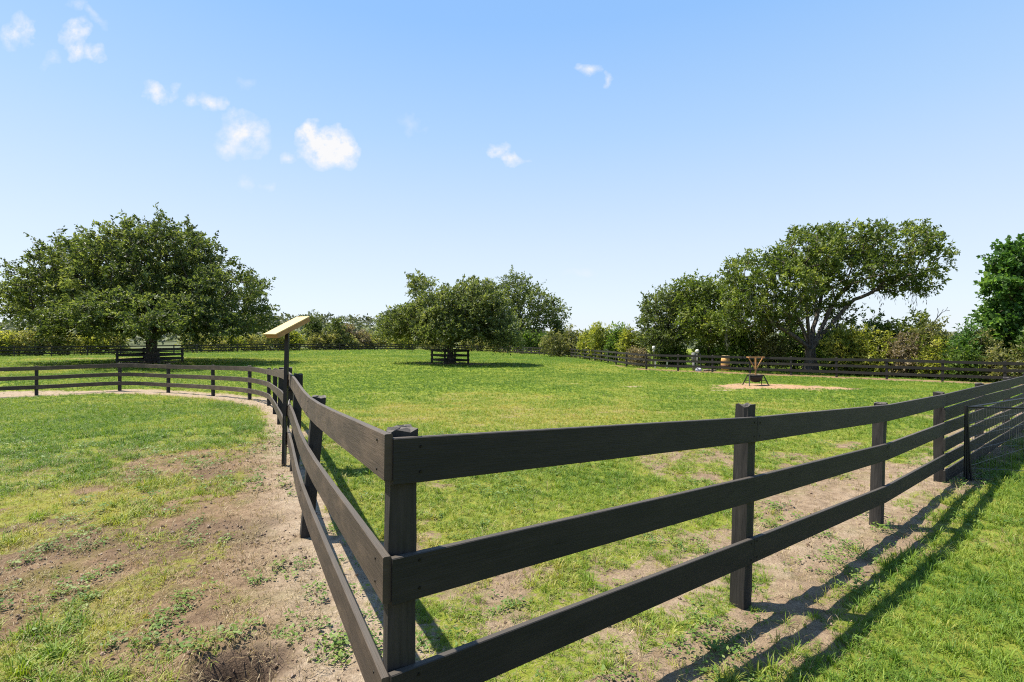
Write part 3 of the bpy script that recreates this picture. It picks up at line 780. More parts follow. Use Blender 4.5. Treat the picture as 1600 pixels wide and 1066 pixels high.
# tilted panel on a pole beside the left fence
pb = P(443, 730, 6.15); pb.z = gz(pb.x, pb.y)
pole = empty('panel_pole', pb, 'tall dark pole beside the left fence with a tilted tan panel on top', 'pole')
A = P(411.2, 522, 6.1); B = Vector((-2.715, 5.871, CAMZ + .095)); AD = Vector((.275, .3, .22)); AB = B - A
nrm = AB.cross(AD).normalized(); 
cen_under = A + AB * .5 + AD * .5 - nrm * .07
top_pt = P(449, 517, 6.18)
bm = bmesh.new(); add_bar(bm, (0, 0, -.2), top_pt - pb + Vector((0, 0, .03)), .042, .042); bm_obj('post', bm, M_PAINT, pole)
bm = bmesh.new(); vs4 = [A, A + AB, A + AB + AD, A + AD]
up_ = [bm.verts.new(v - pb) for v in vs4]; lo_ = [bm.verts.new(v - pb - nrm * .012) for v in vs4]
bm.faces.new(up_); bm.faces.new(lo_[::-1])
for i in range(4): j = (i + 1) % 4; bm.faces.new((up_[i], lo_[i], lo_[j], up_[j]))
bmesh.ops.recalc_face_normals(bm, faces=bm.faces); bm_obj('panel', bm, M_PANEL, pole)
bm = bmesh.new()
ins = [A + AB * s + AD * t for s, t in ((.03, .03), (.97, .03), (.97, .97), (.03, .97))]
u2 = [bm.verts.new(v - pb - nrm * .0125) for v in ins]; l2 = [bm.verts.new(v - pb - nrm * .062) for v in ins]
bm.faces.new(u2); bm.faces.new(l2[::-1])
for i in range(4): j = (i + 1) % 4; bm.faces.new((u2[i], l2[i], l2[j], u2[j]))
bmesh.ops.recalc_face_normals(bm, faces=bm.faces); bm_obj('panel_frame', bm, M_PANELSIDE, pole)
bm = bmesh.new(); add_bar(bm, top_pt - pb, A + AB * .5 + AD * .55 - nrm * .066 - pb, .035); bm_obj('bracket', bm, M_PAINT, pole)
bm = bmesh.new(); bx = P(456, 609, 6.35) - pb; add_bar(bm, bx + Vector((0, 0, -.13)), bx + Vector((0, 0, .13)), .06, .09); add_bar(bm, bx + Vector((-.02, -.03, 0)), Vector((.0, 0, bx.z)), .02)
bm_obj('control_box', bm, M_PAINT, pole)
bm = bmesh.new(); add_tube(bm, [Vector((.026, -.015, .03)), Vector((.024, -.01, .6)), bx + Vector((-.01, -.03, -.1))], .006, 6); bm_obj('conduit', bm, M_GALV, pole)

# rusty feeder with a tub on legs
fx, fy = FEEDER; fz = gz(fx, fy)
fe = empty('feeder', (fx, fy, fz), 'rusty Y-topped feeder with a dark tub on splayed legs in the sandy patch', 'feeder')
bm = bmesh.new(); add_lathe(bm, [(.05, .14), (.17, .17), (.27, .26), (.305, .38), (.31, .48), (.29, .48), (.28, .38), (.24, .28), (.04, .2)], 20, cap=False); bm_obj('tub', bm, M_TUB, fe, True)
bm = bmesh.new(); add_lathe(bm, [(.31, .455), (.335, .455), (.335, .50), (.30, .50), (.30, .455)], 20, cap=False); bm_obj('tub_rim', bm, M_TUB, fe, True)
for sx in (-1, 1):
    for sy in (-1, 1):
        bm = bmesh.new(); add_bar(bm, (sx * .46, sy * .36, -.03), (sx * .325, sy * .10, .48), .038); bm_obj('leg', bm, M_TUB, fe)
bm = bmesh.new()
for q in (-1, 1): add_bar(bm, (q * .395, -.24, .22), (q * .395, .24, .22), .025)
bm_obj('brace', bm, M_TUB, fe)
bm = bmesh.new(); add_bar(bm, (0, 0, .36), (0, 0, 1.30), .052); bm_obj('post', bm, M_RUST, fe)
for k in (0, 2):
    a = R(90 * k) + .06; bm = bmesh.new(); add_bar(bm, (.03 * math.cos(a), .03 * math.sin(a), .76), (.345 * math.cos(a), .345 * math.sin(a), 1.30), .034); bm_obj('strut', bm, M_RUST, fe)
bm = bmesh.new()
cs = [Vector((sx * .36, sy * .13, 1.32)) for sx, sy in ((-1, -1), (1, -1), (1, 1), (-1, 1))]
for k in range(4): add_bar(bm, cs[k], cs[(k + 1) % 4], .035, .04)
bm_obj('top_frame', bm, M_RUST, fe)

# barrel behind the far right fence
bp = P(1133.5, 577, 37); bp.z = gz(bp.x, bp.y)
ba = empty('barrel', bp, 'tan barrel with a dark band standing behind the dark grey fence', 'barrel')
bm = bmesh.new(); add_lathe(bm, [(.26, 0), (.30, .25), (.315, .5), (.30, .8), (.275, 1.02)], 20); bm_obj('body', bm, M_BARREL, ba, True)
for z0, z1, rr in ((.33, .45, .318), (.0, .06, .275)):
    bm = bmesh.new(); add_lathe(bm, [(rr - .01, z0), (rr + .005, z0), (rr + .008, z1), (rr - .01, z1)], 20, cap=False); bm_obj('band', bm, M_BAND, ba, True)
bm = bmesh.new(); add_lathe(bm, [(.29, 1.0), (.295, 1.09), (.25, 1.12), (.02, 1.13)], 20); bm_obj('lid', bm, M_BARRELTOP, ba, True)

# well heads and pipes
def groundpt(px, d): v = P(px, HOR, d); return Vector((v.x, v.y, gz(v.x, v.y)))
wp = groundpt(1021.5, 41)
we = empty('standpipe', wp, 'white-capped standpipe under the left-hand bushes behind the grey fence', 'standpipe')
bm = bmesh.new(); add_lathe(bm, [(.07, 0), (.07, 1.25), (.10, 1.26), (.10, 1.42), (.06, 1.43)], 12); bm_obj('pipe', bm, M_GREY, we, True)
bm = bmesh.new(); add_lathe(bm, [(.08, 1.43), (.13, 1.50), (.13, 1.68), (.08, 1.74)], 12); bm_obj('cap', bm, M_WHITE, we, True)
hp = groundpt(1034, 40.2)
he = empty('pipe_rail', hp, 'low pale pipe bent down at its right end, beside the white-capped standpipe', 'pipe')
bm = bmesh.new(); add_tube(bm, [(-.5, 0, 0), (-.5, 0, .60)], .05); add_tube(bm, [(-.55, 0, .60), (.42, 0, .56)], .05); bm_obj('pipe', bm, M_WHITE, he)
bm = bmesh.new(); add_tube(bm, [(.42, 0, .60), (.42, 0, .0)], .055); bm_obj('upright', bm, M_WHITE, he)
tp = groundpt(1084, 37.5)
te = empty('well_tank', tp, 'slim grey tank on a dark post left of the tan barrel', 'tank')
bm = bmesh.new(); add_lathe(bm, [(.10, 0), (.10, .78)], 10); bm_obj('post', bm, M_GREY, te, True)
bm = bmesh.new(); add_lathe(bm, [(.12, .78), (.16, .82), (.16, 1.28), (.12, 1.32)], 14); bm_obj('tank', bm, M_GREY, te, True)
tp2 = groundpt(1089.5, 38.2)
t2 = empty('standpipe', tp2, 'white round-topped standpipe right behind the slim grey tank', 'standpipe')
bm = bmesh.new(); add_lathe(bm, [(.05, 0), (.05, 1.25)], 10); bm_obj('pipe', bm, M_GREY, t2, True)
bm = bmesh.new(); add_lathe(bm, [(.05, 1.25), (.13, 1.33), (.15, 1.43), (.10, 1.53), (.02, 1.56)], 14); bm_obj('cap', bm, M_WHITE, t2, True)
bm = bmesh.new(); add_tube(bm, [(.22, 0, 0), (.22, 0, 1.2), (.0, 0, 1.22)], .025); bm_obj('side_pipe', bm, M_GREY, t2)
def lump_mesh(name, rx, ry, rz, seed):
    bm = bmesh.new(); bmesh.ops.create_icosphere(bm, subdivisions=3, radius=1); r = random.Random(seed)
    ph = [r.uniform(0, 6) for _ in range(6)]
    for v in bm.verts:
        n = 1 + .18 * math.sin(3 * v.co.x + ph[0]) * math.sin(4 * v.co.y + ph[1]) + .12 * math.sin(7 * v.co.z + ph[2]) * math.cos(6 * v.co.x + ph[3])
        v.co = Vector((v.co.x * rx * n, v.co.y * ry * n, max(v.co.z, -.75) * rz * n + rz * .6))
    return bm
sp_ = groundpt(1091.5, 36.4)
sa = bm_obj('sack', lump_mesh('sack', .24, .18, .17, 2), M_BAG, None, True); sa.location = sp_; tag(sa, 'pale bluish sack slumped on the ground at the foot of the grey tank', 'sack')
lg = groundpt(1109, 36.6)
bm = bmesh.new(); add_tube(bm, [(-.45, 0, .07), (0, .03, .08), (.45, -.02, .06)], .07, 8); lo = bm_obj('log', bm, M_BARKG, None, True); lo.location = lg; tag(lo, 'pale log lying on the ground between the sack and the barrel', 'log')

# folding wire pen at the right edge
wx = P(1509, 749, 6.38); wx.z = gz(wx.x, wx.y)
pen = empty('wire_pen', wx, 'black folding wire pen with thin mesh panels before the near fence', 'wire pen')
def pen_panel(dirv, L, H, mat_frame, step, rows):
    d = Vector(dirv).normalized()
    def gpt(t): q = wx + d * t; return Vector((q.x, q.y, gz(q.x, q.y))) - wx
    fr_ = bmesh.new(); a0 = gpt(0) + d * .02; a1 = gpt(L)
    add_tube(fr_, [a0, a0 + Vector((0, 0, H)), a1 + Vector((0, 0, H)), a1, a0 + Vector((0, 0, .02))], .011, 6); bm_obj('frame', fr_, mat_frame, pen)
    n = int(L / step)
    for k in range(1, n):
        b_ = bmesh.new(); q = a0.lerp(a1, k / n); add_tube(b_, [q, q + Vector((0, 0, H))], .0022, 4); bm_obj('wire', b_, M_GALV, pen)
    for hh in rows:
        b_ = bmesh.new(); add_tube(b_, [a0 + Vector((0, 0, hh)), a1 + Vector((0, 0, hh))], .0025, 4); bm_obj('wire', b_, M_GALV, pen)
pen_panel((1, -.26, 0), 1.9, .91, M_WIRE, .075, (.15, .45, .68))
pen_panel((1, .62, 0), 3.4, .90, M_WIRE, .10, (.16, .34, .52, .7))
bm = bmesh.new(); add_tube(bm, [(-.012, 0, -.03), (.0, 0, .93)], .013, 8); add_tube(bm, [(.05, -.02, -.03), (.008, 0, .93)], .012, 8); bm_obj('hinge_post', bm, M_WIRE, pen)

# ------------------------------------------------------------------ trees
oakL, posL, radL, _ = make_tree('live_oak', gp(TREE_L), 'huge dome-shaped live oak over the left of the paddock, ringed by a guard', 'tree',
    [lobe(235, 440, 40, 105, 88, 6.5), lobe(265, 400, 40, 75, 62, 4.5), lobe(120, 460, 40, 95, 62, 5), lobe(345, 465, 40, 72, 62, 5), lobe(150, 425, 40, 75, 58, 4.5), lobe(68, 486, 41, 46, 36, 3.2), lobe(385, 500, 41, 32, 32, 3),
     lobe(235, 490, 36, 130, 40, 4.5), lobe(235, 470, 45, 150, 60, 4.5), lobe(245, 505, 33, 60, 22, 2.5), lobe(130, 505, 37, 80, 24, 3), lobe(340, 508, 37, 60, 24, 3)],
    960, .64, 175, (.205, .095), 1.9, .38, seed=3, mat=M_OAK, zmin=CAMZ + .25, twig=.95, shell=.45, limbs=[[W(180, 500, 39), W(120, 470, 39)], [W(300, 490, 39), W(350, 465, 39)], [W(240, 460, 40), W(260, 400, 40)], [W(200, 470, 41), W(170, 430, 41)], [W(280, 470, 41), W(300, 430, 42)]])
oakC, *_ = make_tree('live_oak', gp(TREE_C), 'rounded dusty-green live oak in the middle of the paddock, ringed by a black guard', 'tree',
    [lobe(745, 478, 41, 50, 48, 3.3), lobe(655, 500, 41, 55, 36, 3.0), lobe(700, 490, 40, 60, 46, 3.2), lobe(657, 448, 42, 20, 24, 1.6), lobe(620, 508, 41, 34, 28, 2), lobe(765, 500, 41, 42, 40, 2.6), lobe(700, 515, 38.5, 60, 22, 2), lobe(785, 522, 39.5, 36, 22, 1.8)],
    520, .52, 140, (.19, .085), 1.7, .25, seed=8, mat=M_OAK2, zmin=CAMZ + .0, twig=.85, shell=.45, droop=.5, limbs=[[W(680, 500, 41), W(660, 455, 42)], [W(730, 500, 41), W(745, 450, 41)], [W(650, 515, 41), W(620, 508, 41)], [W(760, 515, 41)]])
b = groundpt(812, 94)
make_tree('oak_tree', b, 'open leaning oak just behind and right of the middle tree, beyond the fence', 'tree',
    [lobe(805, 460, 94, 32, 30, 4.2), lobe(828, 480, 94, 34, 38, 5.1), lobe(858, 490, 94, 27, 26, 4.1), lobe(815, 510, 94, 38, 24, 5.1), lobe(868, 500, 94, 16, 22, 2.5), lobe(800, 440, 94, 20, 14, 2.5)],
    300, 1.15, 90, (.36, .18), 3.6, .45, seed=15, mat=M_OAK, zmin=CAMZ + .2, twig=1.5, shell=.5)
bR = groundpt(1266, 36)
oakR, posR, radR, clR = make_tree('live_oak', bR, 'tall wide live oak behind the grey fence, bare forked limbs and moss showing', 'tree',
    [lobe(1262, 395, 36, 52, 46, 3), lobe(1390, 385, 36, 74, 42, 3), lobe(1325, 378, 37, 50, 32, 2.6), lobe(1185, 430, 36, 60, 40, 2.8), lobe(1440, 410, 36, 34, 42, 2), lobe(1225, 450, 35, 60, 44, 2.6), lobe(1330, 425, 36, 90, 38, 2.6),
     lobe(1170, 470, 35.5, 50, 40, 2.4), lobe(1410, 445, 36, 48, 22, 2), lobe(1300, 400, 38, 80, 40, 2.4), lobe(1205, 487, 35, 60, 30, 2.2), lobe(1285, 470, 37.5, 50, 34, 1.8), lobe(1150, 500, 36, 40, 30, 2), lobe(1225, 500, 37.8, 44, 22, 1.2), lobe(1318, 490, 37.8, 28, 28, 1.2)],
    480, .60, 126, (.185, .088), 1.55, .43, seed=21, mat=M_OAK3, twig=.68, shell=.66, bark=M_BARKM, r_tip=.020, expo=.43,
    limbs=[[W(1240, 525, 35.6), W(1212, 508, 35.3), W(1183, 488, 35), W(1165, 470, 35)], [W(1262, 500, 36), W(1258, 450, 36), W(1262, 410, 36)], [W(1285, 510, 36.2), W(1305, 470, 36.3), W(1340, 430, 36.3), W(1385, 400, 36.3)],
           [W(1292, 515, 36), W(1335, 468, 36), W(1400, 440, 36), W(1440, 420, 36)], [W(1275, 500, 36.6), W(1290, 440, 37), W(1320, 390, 37)], [W(1250, 505, 36.4), W(1225, 460, 36.5), W(1195, 435, 36.5)]])
# spanish moss: hanging strands below the lower limbs
def moss(root, pts, n, seed, lmin, lmax):
    r = np.random.default_rng(seed); base = np.array(root.location)
    sel = pts[r.integers(0, len(pts), n)]; P0, D, U, LN, WD, TI = [], [], [], [], [], []
    for p in sel:
        L = r.uniform(lmin, lmax); k = 12
        for i in range(int(L / .09)):
            P0.append(p - base + r.normal(size=3) * (.10, .10, .03) - np.array((0, 0, .09 * i))); D.append(np.array((r.normal() * .2, r.normal() * .2, -1))); U.append(r.normal(size=3)); LN.append(.26); WD.append(.045); TI.append(r.random())
    me = leaf_mesh('hanging_moss', np.array(P0), np.array(D), np.array(U), np.array(LN), np.array(WD), np.array(TI)); link_mesh('hanging_moss', me, M_MOSS, root)
lowR = clR[clR[:, 2] < CAMZ + (HOR - 440) / F * 36]
moss(oakR, lowR, 150, 5, .4, 1.5)
vine = [np.array(W(1306 + dx, 505, 35.6)) for dx in (-8, -4, 0, 4, 8)]
moss(oakR, np.array(vine), 60, 6, 1.2, 2.4)

b = groundpt(1040, 44)
make_tree('oak_tree', b, 'dark bushy oak, left end of the tree row behind the standpipes', 'tree',
    [lobe(1035, 480, 44, 38, 32, 2.4), lobe(1060, 500, 44, 40, 42, 2.6), lobe(1020, 505, 44, 26, 30, 2), lobe(1030, 530, 43, 36, 26, 2), lobe(1052, 465, 44, 14, 14, 1)],
    280, .58, 92, (.22, .10), 1.2, .25, seed=31, mat=M_OAK, zmin=CAMZ - 1.2, twig=.8, shell=.5)
b = groundpt(1108, 41)
make_tree('oak_tree', b, 'mid-green oak between the dark bushy oak and the tall wide live oak', 'tree',
    [lobe(1095, 460, 41, 42, 28, 2.4), lobe(1125, 480, 41, 44, 46, 2.6), lobe(1095, 500, 40, 42, 40, 2.4), lobe(1130, 520, 39.5, 40, 30, 2.2), lobe(1072, 448, 41, 16, 12, 1)],
    320, .56, 92, (.21, .10), 1.2, .25, seed=33, mat=M_OAK3, zmin=CAMZ - 1.2, twig=.8, shell=.5)
b = groundpt(1606, 30)
make_tree('sweetgum_tree', b, 'bright deep-green broadleaf tree with a pointed top, cut off by the right edge', 'tree',
    [lobe(1598, 400, 30, 34, 36, 1.2), lobe(1604, 440, 30, 52, 36, 1.7), lobe(1606, 490, 30, 58, 40, 2.0), lobe(1610, 530, 30, 60, 30, 2.0), lobe(1570, 415, 30, 24, 26, .9), lobe(1562, 448, 29.6, 26, 26, 1.0), lobe(1568, 500, 29.6, 28, 32, 1.1), lobe(1625, 420, 30, 40, 50, 1.6)],
    300, .45, 92, (.20, .155), 1.4, .17, seed=41, mat=M_GUM, zmin=CAMZ - .8, twig=.6, shell=.4, limbs=[[W(1604, 470, 30), W(1600, 420, 30), W(1598, 385, 30)]], balance=.2, droop=.3)

# ------------------------------------------------------------------ shrubs and hedge
def shrub(px, d, w_px, top, mat, label, seed, cat='shrub', group=None, n=70, per=50, leaf=(.17, .075), mind=None, name='shrub', bark=None, twig=.5, low=.15, depth=None, shell=.3, offs=0):
    bpt = groundpt(px, d); hgt = CAMZ + (HOR - top) / F * d - bpt.z; wd = w_px / F * d; dp = depth or max(1.0, wd * .45)
    r = random.Random(seed); lobes = []
    for k in range(5):
        x = bpt.x + r.uniform(-.55, .55) * wd; hh = hgt * r.uniform(.62, 1.0) if k else hgt
        lobes.append((x, bpt.y + r.uniform(-.4, .4) * dp, bpt.z + hh * .52, wd * r.uniform(.36, .6), dp * .6, hh * .46))
    lobes.append((bpt.x, bpt.y, bpt.z + hgt * .38, wd * .8, dp * .8, hgt * .36))
    mind = mind or max(.22, .30 * (wd * hgt) ** .5 / 2.2)
    return make_tree(name, bpt, label, cat, lobes, n, mind, per, leaf, hgt * .12, .07, seed=seed, mat=mat, bark=bark or M_BARK, twig=twig, shell=shell, group=group, zmin=bpt.z + low, balance=.1, r_tip=.012, expo=.38, step=.5, up_bias=.15, droop=.3)[0]

# right-hand hedge behind the grey fence, from left to right
SH = [
 # px, d, half width, top, material, label
 (905, 70, 26, 508, M_OLIVE, 'olive bush at the bend where the receding fence turns', .22),
 (876, 69, 34, 518, M_OLIVE, 'dull twiggy bush overhanging the receding fence', .2),
 (925, 60, 26, 512, M_YEL, 'first yellow-green bush right of the dull twiggy one at the receding fence', .22),
 (945, 54, 24, 503, M_YEL, 'tallest yellow-green bush in the clump before the dark bushy oak', .2),
 (968, 50, 22, 508, M_DEEP, 'green bush half hidden between the yellow-green bushes', .2),
 (985, 46, 26, 510, M_YEL, 'fine-leaved yellow-green bush at the foot of the dark bushy oak', .18),
 (1000, 42.5, 15, 545, M_BROWN, 'low bare pinkish-brown bush left of the white-capped standpipe', .13),
 (1050, 43, 26, 535, M_DEEP, 'dark undergrowth bush behind the low pale pipe', .18),
 (1110, 41, 30, 528, M_DEEP, 'dark undergrowth bush behind the tan barrel', .18),
 (1160, 38.5, 34, 508, M_DEEP, 'dark green bush behind the rusty feeder', .18),
 (1200, 38, 34, 503, M_OLIVE, 'olive bush left of the tall wide oak trunk', .18),
 (1240, 39, 34, 503, M_DEEP, 'deep green bush close behind the tall wide oak trunk', .18),
 (1322, 37.5, 28, 515, M_DEEP, 'bright low green bush right of the tall wide oak trunk', .17),
 (1294, 39, 26, 512, M_DEEP, 'deep green bush filling the gap right behind the tall wide oak trunk', .18),
 (1330, 35.5, 34, 508, M_YEL, 'yellow-green bush under the right-hand limbs of the tall oak', .17),
 (1376, 34.5, 38, 508, M_YEL, 'second yellow-green bush, with pale stems, in the middle of the right hedge', .16),
 (1350, 41, 46, 492, M_DEEP, 'green thicket behind the yellow-green bush under the oak limbs', .2),
 (1415, 42, 46, 478, M_OAK3, 'tall bright thicket below the tip of the oak crown', .2),
 (1415, 33.5, 26, 520, M_BROWN, 'brown-tinged bush with dead stems in the right hedge', .15),
 (1452, 37, 34, 500, M_OLIVE, 'olive bush beside the bare dead branch in the right hedge', .17),
 (1462, 31.5, 30, 528, M_YEL, 'low yellow-green bush in front of the right hedge', .14),
 (1506, 33, 28, 497, M_GUM, 'round vivid green bush standing out in the right hedge', .16),
 (1545, 42, 40, 492, M_OAK, 'dark rounded tree-like bush behind the hedge, left of the deep-green tree', .2),
 (1540, 31.5, 28, 515, M_OLIVE, 'olive bush left of the deep-green tree at the right edge', .15),
 (1512, 29, 30, 540, M_DEEP, 'low dark bush at the fence below the vivid round bush', .14),
 (1578, 28.5, 32, 538, M_OLIVE, 'low bush at the fence below the deep-green tree', .14),
 (1640, 30, 50, 500, M_DEEP, 'dense dark bush at the far right edge behind the fence', .16),
]
def fence_d(px): rr = (px - 800) / F; return d0 - b_ * (rr * d0 - .2625 * d0) / (a_ + b_ * rr)
for i, (px, d, wpx, top, mat, lab, ls) in enumerate(SH):
    if px >= 1300: d = fence_d(px) + 1.3 + (d - 28.5) * .22
    wd = wpx / F * d
    shrub(px, d, wpx, top, mat, lab, 200 + i, n=95 if wd > 1.2 else 60, per=63, leaf=(ls, ls * .45), twig=.55)
# dead branch sticking out of the hedge
db = groundpt(1448, 36); dbm = bmesh.new(); r0 = random.Random(4)
root_ = empty('dead_branch', db, 'thin bare dead branch rising above the right hedge against the sky', 'branch')
t0 = P(1471, 489, 36) - db
def Q(px, py): return P(px, py, 36) - db
for ps, rr in (((Vector((0, 0, 0)), Q(1452, 530), Q(1457, 508), Q(1464, 497), t0), .03), ((Q(1464, 497), Q(1466, 488), Q(1465, 482)), .017), ((t0, Q(1477, 486), Q(1484, 485)), .015), ((t0, Q(1474, 483)), .013), ((Q(1477, 486), Q(1481, 480)), .011), ((Q(1457, 508), Q(1453, 498)), .014)):
    add_tube(dbm, ps, rr, 5)
bm_obj('stem', dbm, M_BARKG, root_)

# behind the long far fence on the left: pale reedy scrub and a few dark bushes
SCRUB = ['pale scrub bush behind the far fence, partly cut off by the left edge', 'yellow-green scrub bush behind the far fence, just inside the left edge', 'straw-coloured scrub bush behind the far fence under the big oak\'s left tips',
         'dull olive scrub bush behind the far fence, fourth from the left edge', 'pale straw-tinged scrub bush behind the far fence, midway from left edge to oak trunk', 'yellow-green scrub bush behind the far fence, second left of the oak trunk',
         'straw-coloured scrub bush behind the far fence, nearest left of the oak trunk', 'dull olive scrub bush behind the far fence, nearest right of the oak trunk', 'pale scrub bush behind the far fence, second right of the big oak trunk',
         'yellow-green scrub bush behind the far fence, third right of the big oak trunk', 'straw-coloured scrub bush behind the far fence under the big oak\'s right tips', 'dull olive scrub bush behind the far fence, just left of the tilted panel']
for i, px in enumerate((-60, -12, 30, 66, 104, 142, 178, 300, 332, 362, 396, 428)):
    d = np.interp(px, [-90, 0, 100, 200, 300, 400, 572], [50, 55, 58, 62, 69, 78, 86]) + 3.5
    shrub(px, d, 24, 508 + 8 * random.random() + (6 if px > 280 else 0), (M_REED, M_YEL, M_REED, M_OLIVE)[i % 4], SCRUB[i], 300 + i, group='scrub bushes behind the long far fence', n=60, per=63, leaf=(.26, .10), twig=.7, low=.05)
SL = [(450, 86, 26, 514, M_YEL, 'yellow-green bush behind the tilted panel pole'), (488, 92, 16, 487, M_OAK, 'slim dark tree with a tuft at its top, right of the tilted panel'), (522, 92, 20, 490, M_OAK, 'second dark slim tree, midway between panel and middle oak'),
      (505, 90, 30, 520, M_OLIVE, 'olive scrub at the foot of the two slim dark trees'), (555, 94, 28, 505, M_BROWN, 'brownish scrub left of the middle oak beyond the fence'), (585, 96, 28, 518, M_REED, 'pale scrub just left of the middle oak beyond the fence'),
      (540, 92, 22, 524, M_REED, 'low straw-coloured scrub below the brownish scrub'), (630, 99, 30, 522, M_YEL, 'yellow-green scrub seen under the middle oak crown, left of its trunk'), (680, 101, 30, 524, M_REED, 'pale scrub seen behind the middle oak trunk'), (740, 101, 34, 522, M_OLIVE, 'olive scrub under the right side of the middle oak'),
      (790, 96, 34, 520, M_OLIVE, 'olive bush at the far corner behind the middle oak'), (838, 88, 30, 518, M_DEEP, 'dark bush behind the fence right of the open leaning oak'), (872, 92, 14, 500, M_OAK, 'small round tree above the dull twiggy bush at the fence bend')]
for i, (px, d, wpx, top, mat, lab) in enumerate(SL):
    shrub(px, d, wpx, top, mat, lab, 400 + i, n=85, per=63, leaf=(.30, .13), twig=.8, low=.05, name='scrub_tree' if 'tree' in lab[:24] else 'shrub', cat='tree' if 'slim' in lab or 'small round tree' in lab else 'shrub')

# ------------------------------------------------------------------ far hill and wood
hx = np.linspace(-420, 420, 120); hy = np.linspace(135, 420, 50); HX, HY = np.meshgrid(hx, hy)
def hill_h(x, y):
    ridge = 3.0 + 9.0 * np.exp(-((x + 95) / 70) ** 2) + 5 * np.exp(-((x + 260) / 90) ** 2) + 1.5 * (fbm(x, y, 60, 3, 5) - .5)
    return gz_np(x, y) - .3 + ridge * sstep(140, 260, y) * (1 - .3 * sstep(330, 420, y))
HZ = hill_h(HX.ravel(), HY.ravel())
idh = np.arange(HX.size).reshape(HX.shape); qh = np.stack([idh[:-1, :-1], idh[:-1, 1:], idh[1:, 1:], idh[1:, :-1]], -1).reshape(-1, 4)
hill = link_mesh('hills', np_mesh('hills', np.stack([HX.ravel(), HY.ravel(), HZ], 1), qh, 4, True), flat_mat('hill_scrub', (.075, .09, .035), .95, var=.3, scale=.05)); hill['kind'] = 'structure'
def wood():
    r = np.random.default_rng(77); nt = 1500
    x = r.uniform(-330, 330, nt); y = r.uniform(140, 300, nt) ** 1.0
    h = 3.2 + 3.0 * r.random(nt) ** 1.5; wd = 1.8 + 1.6 * r.random(nt); z = hill_h(x, y)
    per = 42; N = nt * per; k = np.repeat(np.arange(nt), per)
    u = unit(r.normal(size=(N, 3))); u[:, 2] = np.abs(u[:, 2]) * 1.0 - .15; rad = (.5 + .5 * r.random(N)) ** .5
    p = np.stack([x[k], y[k], z[k] + h[k] * .42], 1) + u * rad[:, None] * np.stack([wd[k], wd[k], h[k] * .58], 1)
    s = 1 + .3 * r.normal(size=N).clip(-1.5, 1.5)
    me = leaf_mesh('distant_wood', p, unit(r.normal(size=(N, 3)) * (1, 1, .6)), unit(r.normal(size=(N, 3)) * .6 + (0, 0, 1)), 1.3 * s, .8 * s, (.4 + np.repeat(r.normal(size=nt) * .2, per) + r.normal(size=N) * .14).clip(0, 1))
    o = link_mesh('distant_wood', me, M_WOOD); tag(o, 'far-off wooded skyline along the horizon behind all the fences', 'wood', kind='stuff')
wood()

# ------------------------------------------------------------------ grass, weeds, straw (instanced tufts)
def blade_mat(name, dark, mid, light, trans=.35):
    t = NT(name); tone = t.attr('tone', 'INSTANCER'); oi = t.n('ObjectInfo').outputs['Random']
    f = t.math('ADD', tone, t.math('MULTIPLY', t.math('SUBTRACT', oi, .5), .5), True)
    col = t.ramp(f, (0, dark), (.5, mid), (1, light))
    d = t.n('BsdfPrincipled'); t.l(col, d.inputs['Base Color']); d.inputs['Roughness'].default_value = .55; d.inputs['Specular IOR Level'].default_value = .3
    tr = t.n('BsdfTranslucent'); t.l(t.mix(1, col, rgb(1.25, 1.25, .5), 'MULTIPLY'), tr.inputs[0])
    mx = t.n('MixShader'); mx.inputs[0].default_value = trans; t.l(d.outputs[0], mx.inputs[1]); t.l(tr.outputs[0], mx.inputs[2]); t.l(mx.outputs[0], t.out.inputs[0])
    return t.m
M_BLADE = blade_mat('grass_blade', (.078, .155, .015), (.172, .252, .027), (.38, .340, .088))
M_STRAW = blade_mat('dry_straw', (.16, .115, .06), (.28, .21, .11), (.42, .35, .21), .2)
M_CRUMB = blade_mat('soil_crumb', (.09, .06, .04), (.165, .112, .074), (.26, .185, .125), 0.0)
M_WEED = blade_mat('weed_leaf', (.055, .12, .022), (.11, .185, .03), (.20, .25, .05))

def tuft_mesh(name, nbl, spread, lmin, lmax, wdt, lean, seed, mat, segs=2):
    r = random.Random(seed); V, Fq, Ft = [], [], []
    me = bpy.data.meshes.new(name); faces = []
    for _ in range(nbl):
        a = r.uniform(0, 6.283); rr = spread * math.sqrt(r.random()); ox, oy = rr * math.cos(a), rr * math.sin(a)
        b = a + r.uniform(-1.3, 1.3); L = r.uniform(lmin, lmax); ln = lean * r.uniform(.4, 1.3); w_ = wdt * r.uniform(.7, 1.2)
        dx, dy = math.cos(b), math.sin(b); sx, sy = -dy * w_ / 2, dx * w_ / 2
        pts = []
        for k in range(segs + 1):
            t = k / segs; th = ln * (.35 + t * .9); pts.append((ox + dx * L * t * math.sin(th), oy + dy * L * t * math.sin(th), max(.002, L * t * math.cos(th)) - .006 * (k == 0)))
        i0 = len(V)
        for k in range(segs): f_ = 1 - .35 * k / segs; V += [(pts[k][0] - sx * f_, pts[k][1] - sy * f_, pts[k][2]), (pts[k][0] + sx * f_, pts[k][1] + sy * f_, pts[k][2])]
        V.append(pts[-1])
        for k in range(segs - 1): faces.append((i0 + 2 * k, i0 + 2 * k + 1, i0 + 2 * k + 3, i0 + 2 * k + 2))
        faces.append((i0 + 2 * segs - 2, i0 + 2 * segs - 1, i0 + 2 * segs))
    me.from_pydata(V, [], faces); me.materials.append(mat)
    return me
